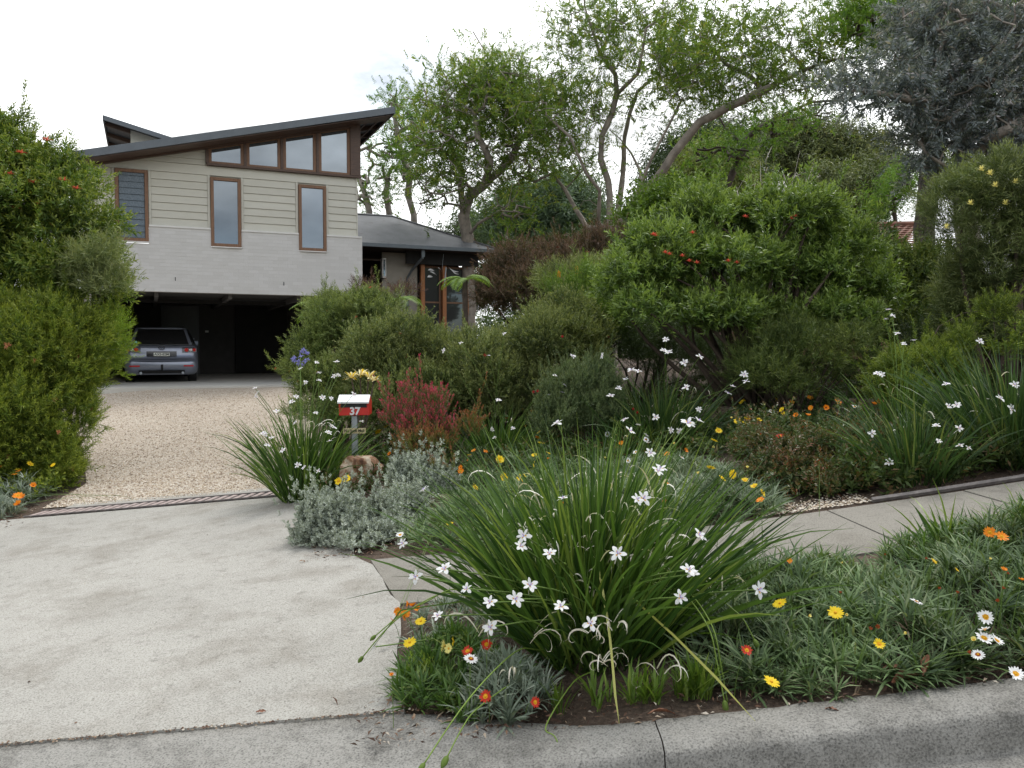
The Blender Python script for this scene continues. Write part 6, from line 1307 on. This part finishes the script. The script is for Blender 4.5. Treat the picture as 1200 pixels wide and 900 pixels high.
# stalks that droop to the kerb with green seed pods
mbp = MB(); mbp.tube([(0, 0, -.004), (0, 0, .004), (0, 0, .02), (0, 0, .032), (0, 0, .04)], [.003, .009, .011, .007, .002], 8); POD = mbp.mesh('seed_pod', FM['green'], True)
for a, m_, b_, sc in [((640, 760, 3.8), (575, 790, 3.3), (497, 895, 2.98), 1.0), ((655, 790, 3.7), (560, 830, 3.25), (524, 887, 3.05), 1.2), ((700, 780, 3.7), (640, 850, 3.2), (661, 889, 3.1), 1), ((560, 700, 3.9), (480, 715, 3.7), (425, 770, 3.8), 1), ((780, 690, 3.9), (830, 735, 3.4), (849, 822, 3.3), 1.25), ((790, 690, 3.9), (835, 735, 3.45), (853, 826, 3.35), 1.2), ((800, 700, 3.9), (860, 715, 3.6), (884, 750, 3.55), 1.1), ((560, 700, 4), (500, 705, 3.9), (440, 745, 3.9), .9)]:
    org = np.array(ic.location); A_, B_, C_ = (at(*q)-org for q in (a, m_, b_)); b0 = np.array([0, 0, .1]); pts = [b0, b0*.4+A_*.6+np.array([0, 0, .1]), A_, A_*.5+B_*.5+np.array([0, 0, .05]), B_, B_*.5+C_*.5+np.array([0, 0, .02]), C_]
    # smooth
    P2 = [Vector(p) for p in pts]; fine = []
    for i in range(len(P2)-1):
        p0, p1, p2, p3 = P2[max(0, i-1)], P2[i], P2[i+1], P2[min(len(P2)-1, i+2)]
        for q in range(5):
            t_ = q/5; fine.append(.5*((2*p1)+(p2-p0)*t_+(2*p0-5*p1+4*p2-p3)*t_*t_+(3*p1-p0-3*p2+p3)*t_**3))
    fine.append(P2[-1]); mb = MB(); mb.tube(fine, .0030, 5); st = mb.build('drooping_stalk', leafmat('drooping_stalk', (.13, .20, .03), (.24, .32, .06), None, None, .5, .1) if 'dsm' not in M else M['dsm'], ic, smooth=True); M['dsm'] = st.data.materials[0]
    o = link('seed_pod', POD, None, st); o.location = fine[-1]; o.rotation_mode = 'QUATERNION'; o.rotation_quaternion = (fine[-1]-fine[-2]).to_track_quat('Z', 'Y'); o.scale = (sc,)*3
# withered curly leaf bundles at the front of the clump and pale bent leaves
mb = MB(); rW = np.random.default_rng(8)
def wither(px, py, Y_, n, L_, mat, name='withered_leaf', down=True, wd=.006):
    for i in range(n):
        V, Q, va, tp = blade(int(rW.integers(1e6)), L_*(.6+.7*rW.random()), wd*(.7+.6*rW.random()), .5+.5*rW.random(), 0, 2.0, 10, curl=.9+.8*rW.random())
        V = yaw(V, -math.pi/2+rW.normal()*1.2); c_ = at(px, py, Y_)-np.array(ic.location); link(name, mesh_np(name, V, Q, va, tp), mat, ic, loc=c_+rW.normal(size=3)*.012)
wither(708, 775, 3.42, 8, .16, deadM); wither(720, 735, 3.40, 7, .15, deadM); wither(690, 745, 3.4, 4, .15, deadM); wither(775, 790, 3.45, 3, .3, deadM); wither(620, 745, 3.5, 4, .22, deadM)
wither(560, 740, 3.6, 3, .22, deadM); wither(600, 790, 3.45, 3, .2, deadM); wither(840, 690, 3.8, 5, .25, deadM); wither(640, 640, 3.9, 5, .25, deadM); wither(780, 640, 3.9, 5, .22, deadM)
yel = leafmat('yellowing_leaf', (.30, .30, .06), (.42, .42, .14), None, None, .5, .3, .3, .1)
def bent(pts, w, mat, name='leaf'):
    org = np.array(ic.location); P_ = [Vector(at(*p)-org) for p in pts]; V = []; n = len(P_)
    for i, p in enumerate(P_):
        d = (P_[min(i+1, n-1)]-P_[max(0, i-1)]).normalized(); s = d.cross(Vector((0, 1, .2))).normalized()*w*(1 if i < n-1 else .1)*.5; V += [p+s, p-s]
    link(name, mesh_np(name, np.array(V), np.array([(2*i, 2*i+1, 2*i+3, 2*i+2) for i in range(n-1)]), [.7]*len(V), [0]*len(V)), mat, ic)
bent([(700, 660, 3.9), (706, 690, 3.66), (711, 720, 3.5), (715, 750, 3.41), (718, 780, 3.34), (721, 815, 3.29), (726, 850, 3.25)], .010, yel)
bent([(740, 700, 3.7), (790, 745, 3.4), (840, 795, 3.2), (885, 845, 3.05)], .011, yel); bent([(800, 720, 3.8), (850, 725, 3.5), (900, 720, 3.4), (985, 700, 3.5)], .012, irisM); pass
bent([(640, 700, 3.8), (540, 705, 3.6), (470, 715, 3.6), (430, 768, 3.75)], .007, irisM)
YL = 9.0
iris_clump('white flowering iris clump at the left of the red letterbox', (at(356, 560, 8.9)[0], 8.9), .38, 1.05, 420, 2, irisM,
    [(299, 455), (300, 465), (371, 425), (394, 424), (374, 437), (391, 441), (374, 446), (358, 448), (347, 465), (342, 471), (324, 482), (346, 495), (370, 484), (388, 467), (302, 461), (311, 509), (313, 522), (318, 513), (331, 528), (388, 499), (385, 507), (386, 517), (391, 501), (349, 545), (356, 548), (373, 552), (308, 508), (378, 466), (352, 432), (396, 440), (414, 462), (424, 494)], w=.013, dead=.12, lean=.50, Yf=8.6, fscale=.76)
iris_clump('dark iris clump with many small white flowers in the shade of the big grevillea', (at(775, 470, 9.6)[0], 9.6), .75, .95, 520, 3, irisD,
    [(706, 417), (740, 434), (733, 444), (716, 464), (725, 455), (778, 411), (784, 413), (802, 425), (820, 418), (780, 398), (804, 454), (819, 480), (768, 489), (786, 504), (872, 439), (859, 453), (874, 447), (853, 461), (732, 492), (796, 505), (748, 435)], w=.014, dead=.04, lean=.7, Yf=9.0, group='white flowering iris clumps')
iris_clump('iris clump in front of the olive mound with white flowers floating above it', (at(585, 500, 9.8)[0], 9.8), .42, .75, 260, 4, irisM, [(584, 469), (573, 417), (591, 391), (540, 402), (520, 411), (650, 440), (661, 451), (659, 460), (643, 463), (692, 474), (671, 417), (672, 418), (580, 513), (577, 503), (601, 502)], w=.013, dead=.05, Yf=9.3, fscale=.76)
iris_clump('thin iris clump right of the grey green bush', (at(725, 505, 8.8)[0], 8.8), .3, .55, 130, 5, irisM, [(748, 498), (757, 510)], w=.012, dead=.05, Yf=8.5, fscale=.76)
iris_clump('iris clump at the right between the red leaved groundcover and the tall clump', (at(1070, 590, 6.7)[0], 6.65), .40, .72, 260, 6, irisD, [(1022, 508), (1042, 542), (1125, 522, 6.3), (1124, 502, 6.4), (1100, 517), (1111, 476), (1121, 475), (1097, 499), (1135, 525, 6.2), (1028, 438)], w=.013, dead=.03, Yf=6.6, fscale=.76)
iris_clump('tall dense dark iris clump at the right edge behind the footpath', (at(1175, 570, 6.9)[0], 6.75), .55, .98, 520, 7, irisD, [(1185, 479), (1172, 467), (1189, 451), (1109, 450), (1148, 400)], w=.013, dead=.02, lean=.45, Yf=6.7, fscale=.76)
iris_clump('slender iris clump with high white flowers before the yellow green wattle', (at(1045, 500, 8.2)[0], 8.0), .3, .85, 130, 8, irisM, [(1033, 439), (1046, 370, 8.2), (1051, 391), (1071, 399), (1059, 403, 8), (1109, 450), (1041, 363), (1038, 374), (1116, 475)], w=.012, dead=.03, Yf=7.8, fscale=.76)
iris_clump('young iris shoots standing among the daisies on the verge at the right', (at(1125, 660, 4.7)[0], 4.75), .18, .45, 22, 9, irisM, [], w=.012, dead=0, lean=.4)
# grass shoots in the bare soil under the big iris
V_ = []; pts = [(at(px, py, 3.5)) for px, py in [(755, 840), (760, 838), (795, 830), (798, 835), (812, 838), (740, 842), (650, 835), (700, 842), (820, 830)]]
r = np.random.default_rng(4); gpos = np.array([[p[0]+dx*.02, 3.36+.12*r.random(), 0] for p in pts for dx in r.normal(size=5)]); gpos[:, 2] = H(gpos[:, 0], gpos[:, 1])
bake('grass_tufts', [rosette(s+50, 6, .13, .010, 78, 3, .3) for s in range(3)], gpos, np.tile([0, 0, 1.], (len(gpos), 1))+r.normal(size=gpos.shape)*.1, 1.0*(.6+.8*r.random(len(gpos))), brightM)
# small bright weed in the left cushion, moss like green mats in the bed
def mat_patch(label, px, py, rx, ry, n, mat, temps, sc, seed, name='ground_cover'):
    r = np.random.default_rng(seed); c = G(px, py); t_ = thing(name, label, 'ground cover', tuple(c)); a = r.random(n)*6.28; q = r.random(n)**.5; x = c[0]+rx*q*np.cos(a); y = c[1]+ry*q*np.sin(a); z = H(x, y)+.10*(1-q**2)*r.random(n)+.01
    bake('foliage', temps, np.stack([x, y, z], 1), r.normal(size=(n, 3))*.5+np.array([0, 0, 1]), sc*(.7+.6*r.random(n)), mat, t_, r=r)
mossM = leafmat('moss_green_leaf', (.05, .075, .012), (.12, .15, .025), (.18, .10, .04), None, .5, .3, .2, .3)
mat_patch('mossy green mat of fine foliage left of the orange daisies', 600, 545, .55, .5, 700, mossM, needle_s, 1.0, 301)
mat_patch('bronze green mat of fine foliage in front of the grey green bush', 690, 515, .9, .5, 1100, mossM, needle_s, 1.1, 302)
mat_patch('lime green fine leaved weed in the left daisy cushion', 496, 800, .10, .09, 90, leafmat('lime_weed', (.12, .2, .02), (.25, .34, .05), None, None, .5, .3, .3, .1), needle_s, .55, 303)
fillM = leafmat('bed_leaf', (.022, .040, .012), (.07, .105, .03), (.15, .10, .05), None, .5, .3, .3, .3)
# low mixed foliage filling the shaded bed
r = np.random.default_rng(70); n = 7000; x = r.uniform(-2.2, 9, n); y = r.uniform(6.45, 15, n); k = (x > -2.0+.0*y-(y-8.2)*.30) & ((y > 8.2) | (x > 2.6)); x = x[k]; y = y[k]; z = H(x, y)+.28*r.random(len(x))
x2 = r.uniform(2.7, 9, 1500); y2 = r.uniform(6.32, 7.3, 1500); x = np.concatenate([x, x2]); y = np.concatenate([y, y2]); z = np.concatenate([z, H(x2, y2)+.16*r.random(1500)])
o = bake('bed_undergrowth', cover+broad, np.stack([x, y, z], 1), r.normal(size=(len(x), 3))*.6+np.array([0, -.2, 1]), 1.5, fillM)
r = np.random.default_rng(71); y = r.uniform(9.9, 14, 900); x = np.array([gl(q) for q in y])-.1-1.2*r.random(900)
bake('hedge_undergrowth', cover+broad, np.stack([x, y, H(x, y)+.22*r.random(900)], 1), r.normal(size=(900, 3))*.6+np.array([0, -.2, 1]), 1.4, g2)
# lilac head and the cream lily by the letterbox
ag = base_at(352, 10.6); t_ = thing('lilac_flower_plant', 'lilac blue flower head leaning out over the gravel edge', 'flower', ag)
hd_ = Vector(at(352, 418, 10.5))-t_.location; mb = MB(); mb.tube([(0, 0, 0), (hd_.x*.3, hd_.y*.4, hd_.z*.6), tuple(hd_)], .006, 5); mb.build('flower_stalk', stemM, t_, smooth=True)
r = np.random.default_rng(12); me = spider(55, 'blue', 10, .045, .006)
for i in range(22):
    v = unit(r, 1)[0]; o = link('floret', me, None, t_); o.location = hd_+Vector(v)*.085; o.rotation_mode = 'QUATERNION'; o.rotation_quaternion = Vector(v).to_track_quat('Z', 'Y')
yl = base_at(424, 9.9); t_ = thing('cream_lily', 'pale yellow many petalled flower heads on thick stalks above the letterbox', 'lily', yl)
for (px, py, s_) in [(412, 444, 1.0), (422, 441, 1.1), (432, 443, 1.0), (438, 447, .8)]:
    hd_ = Vector(at(px, py, 9.75))-t_.location; mb = MB(); mb.tube([(0, 0, 0), (hd_.x*.2, 0, hd_.z*.5), tuple(hd_)], [.012, .010, .008], 6); st = mb.build('flower_stalk', M['bark'], t_, smooth=True)
    V = []; Q = []; mi = []
    for i in range(34): pet(V, Q, mi, r.random()*6.28, -.1+r.random()*1.1, .11*s_, .017, int(r.random() < .3), .01, .5, .01, segs=3)
    link('flower', mesh_np('flower', np.array(V), np.array(Q), mats=[FM['cream'], FM['yellow']], midx=mi), None, st, loc=hd_)

# ------------------------------------------------------------------ litter, pebbles, dry leaves
def pebbles(name, pos, size, mat, seed):
    r = np.random.default_rng(seed); n = len(pos); base = np.array([(1, 0, 0), (0, 1, 0), (-1, 0, 0), (0, -1, 0), (0, 0, 1), (0, 0, -.5)], float); Fq = np.array([(0, 1, 4), (1, 2, 4), (2, 3, 4), (3, 0, 4), (1, 0, 5), (2, 1, 5), (3, 2, 5), (0, 3, 5)])
    s = size*(.5+.9*r.random((n, 1, 1))); sq = np.stack([1+.5*r.random(n), .8+.3*r.random(n), .5+.3*r.random(n)], 1)[:, None, :]; a = r.random(n)*6.28; V = base[None]*sq*s*(1+.3*r.normal(size=(n, 6, 1))*.6)
    c_, s_ = np.cos(a)[:, None], np.sin(a)[:, None]; x = V[..., 0]*c_-V[..., 1]*s_; y = V[..., 0]*s_+V[..., 1]*c_; V = np.stack([x, y, V[..., 2]], -1)+pos[:, None, :]
    Q = (Fq[None]+(np.arange(n)*6)[:, None, None]).reshape(-1, 3); o = link(name, mesh_np(name, V.reshape(-1, 3), Q, np.repeat(r.random(n), 6), flat=True), mat); o['kind'] = 'stuff'
    global TRIS
    TRIS += len(Q); return o
m, t, b, o = newmat('pebble'); c = ramp(t, attr(t, 'var'), [(.05, (.16, .11, .075)), (.3, (.36, .28, .19)), (.6, (.52, .44, .34)), (.9, (.66, .61, .53))]); t.links.new(c, b.inputs['Base Color']); b.inputs['Roughness'].default_value = .8; M['pebble'] = m
r = np.random.default_rng(81); n = 26000; y = 9.66+9.5*r.random(n)**1.7; x = -5.6+3.4*r.random(n); w0 = np.array([gl(q) for q in y]); w1 = np.array([gr_(q) for q in y]); x = w0+(w1-w0)*r.random(n)
pebbles('gravel_stones', np.stack([x, y, H(x, y)+.008], 1), .0105, M['pebble'], 82)
m, t, b, o = newmat('litter'); c = ramp(t, attr(t, 'var'), [(.1, (.05, .025, .015)), (.4, (.16, .085, .05)), (.7, (.28, .20, .13)), (.95, (.45, .40, .33))]); t.links.new(c, b.inputs['Base Color']); b.inputs['Roughness'].default_value = .9; M['litter'] = m
lit = []
for _ in range(1):
    def rnd(x0, x1, y0, y1, n): return np.stack([r.uniform(x0, x1, n), r.uniform(y0, y1, n)], 1)
    lit = np.concatenate([rnd(-.65, 4.5, 3.20, 3.62, 1900), rnd(.2, 4.5, 2.72, 2.94, 160), rnd(-.6, 4.5, 3.5, 5.0, 1300), rnd(-1.6, 2.2, 6.15, 6.6, 900), rnd(2, 6, 6.25, 6.6, 350), np.stack([np.interp(q := r.uniform(6.2, 9.3, 500), [6.1, 6.9, 9.4], [-1.1, -1.5, -2.2])+r.normal(size=500)*.12, q], 1), np.stack([-5.62+r.normal(size=350)*.12, r.uniform(8.0, 10.5, 350)], 1)])
leaft = [sprig(s+90, .001, 1, .035, .012, 88, 0, 1, .4) for s in range(6)]+[sprig(s+96, .001, 1, .05, .003, 89, 0, 1, .1) for s in range(4)]
p = np.concatenate([lit, H(lit[:, 0], lit[:, 1])[:, None]+.012+.012*r.random((len(lit), 1))], 1)
bake('leaf_litter', leaft, p, np.tile([0, 0, 1.], (len(p), 1))+r.normal(size=p.shape)*.25, .8*(.5+1.0*r.random(len(p))), M['litter'])
# grit in the joint between apron and kerb, small gravel patch at the path corner
x = r.uniform(-6, -.4, 900); y = 3.52+r.normal(size=900)*.008; pebbles('joint_grit', np.stack([x, y, H(x, y)+.012], 1), .005, M['litter'], 83)
x = r.uniform(1.9, 2.75, 900); y = 6.2+np.abs(r.normal(size=900))*.16; pebbles('gravel_corner', np.stack([x, y, H(x, y)+.006], 1), .008, M['pebble'], 84)
drym = plain('dry_brown_leaf', (.20, .085, .045), .6, .5, 25, .002)
def dry_leaf(label, px, py, Y_, L_, w, rot, curl, seed, zup=.03):
    r = np.random.default_rng(seed); c = G(px, py); mb = MB(); vs = []; n = 8
    for i in range(n+1):
        f = i/n; ww = w*math.sin(math.pi*min(.98, .06+.92*f))**.8; z = curl*math.sin(math.pi*f)
        for j in (-1, -.5, 0, .5, 1): vs.append((L_*(f-.5), ww*j*.5*(1-.2*abs(j)), z+curl*1.1*abs(j)**1.5*math.sin(math.pi*f)+.002*r.normal()))
    fs = [(i*5+j, i*5+j+1, (i+1)*5+j+1, (i+1)*5+j) for i in range(n) for j in range(4)]; mb.add(vs, fs); o = mb.build('dry_leaf', drym, None, smooth=True); o.location = (c[0], c[1], c[2]+zup); o.rotation_euler = (r.normal()*.2, r.normal()*.2, rot); props(o, label, 'leaf', 'fallen leaves')
dry_leaf('largest curled brown dead leaf on the soil at the kerb edge', 1066, 806, 0, .17, .07, .3, .02, 1); dry_leaf('brown dead leaf standing tilted against the largest one', 1078, 800, 0, .13, .05, 1.3, .03, 2, .06); dry_leaf('brown leaf lying across the back of the largest dead leaf', 1050, 803, 0, .12, .05, -.5, .02, 3, .04)
dry_leaf('small brown leaf lying on the kerb top', 975, 835, 0, .05, .018, -.6, .004, 4, .012); dry_leaf('pale small leaf on the kerb back edge', 889, 853, 0, .05, .025, 0, .003, 5, .012); dry_leaf('dark brown leaf fragment lying on the driveway concrete', 306, 838, 0, .045, .02, .2, .003, 6, .016)
dry_leaf('reddish leaf under the shoots at the kerb', 775, 842, 0, .13, .03, .4, .01, 7, .02); dry_leaf('thin curved twig like leaf on the driveway concrete', 393, 826, 0, .07, .006, -1.0, .006, 8, .016)
sp = MB()
r = np.random.default_rng(9); x = r.uniform(-3.6, -.7, 40); y = r.uniform(3.6, 8.5, 40); pebbles('driveway_crumbs', np.stack([x, y, H(x, y)+.014], 1), .005, M['litter'], 85)
print('TRIS', TRIS)
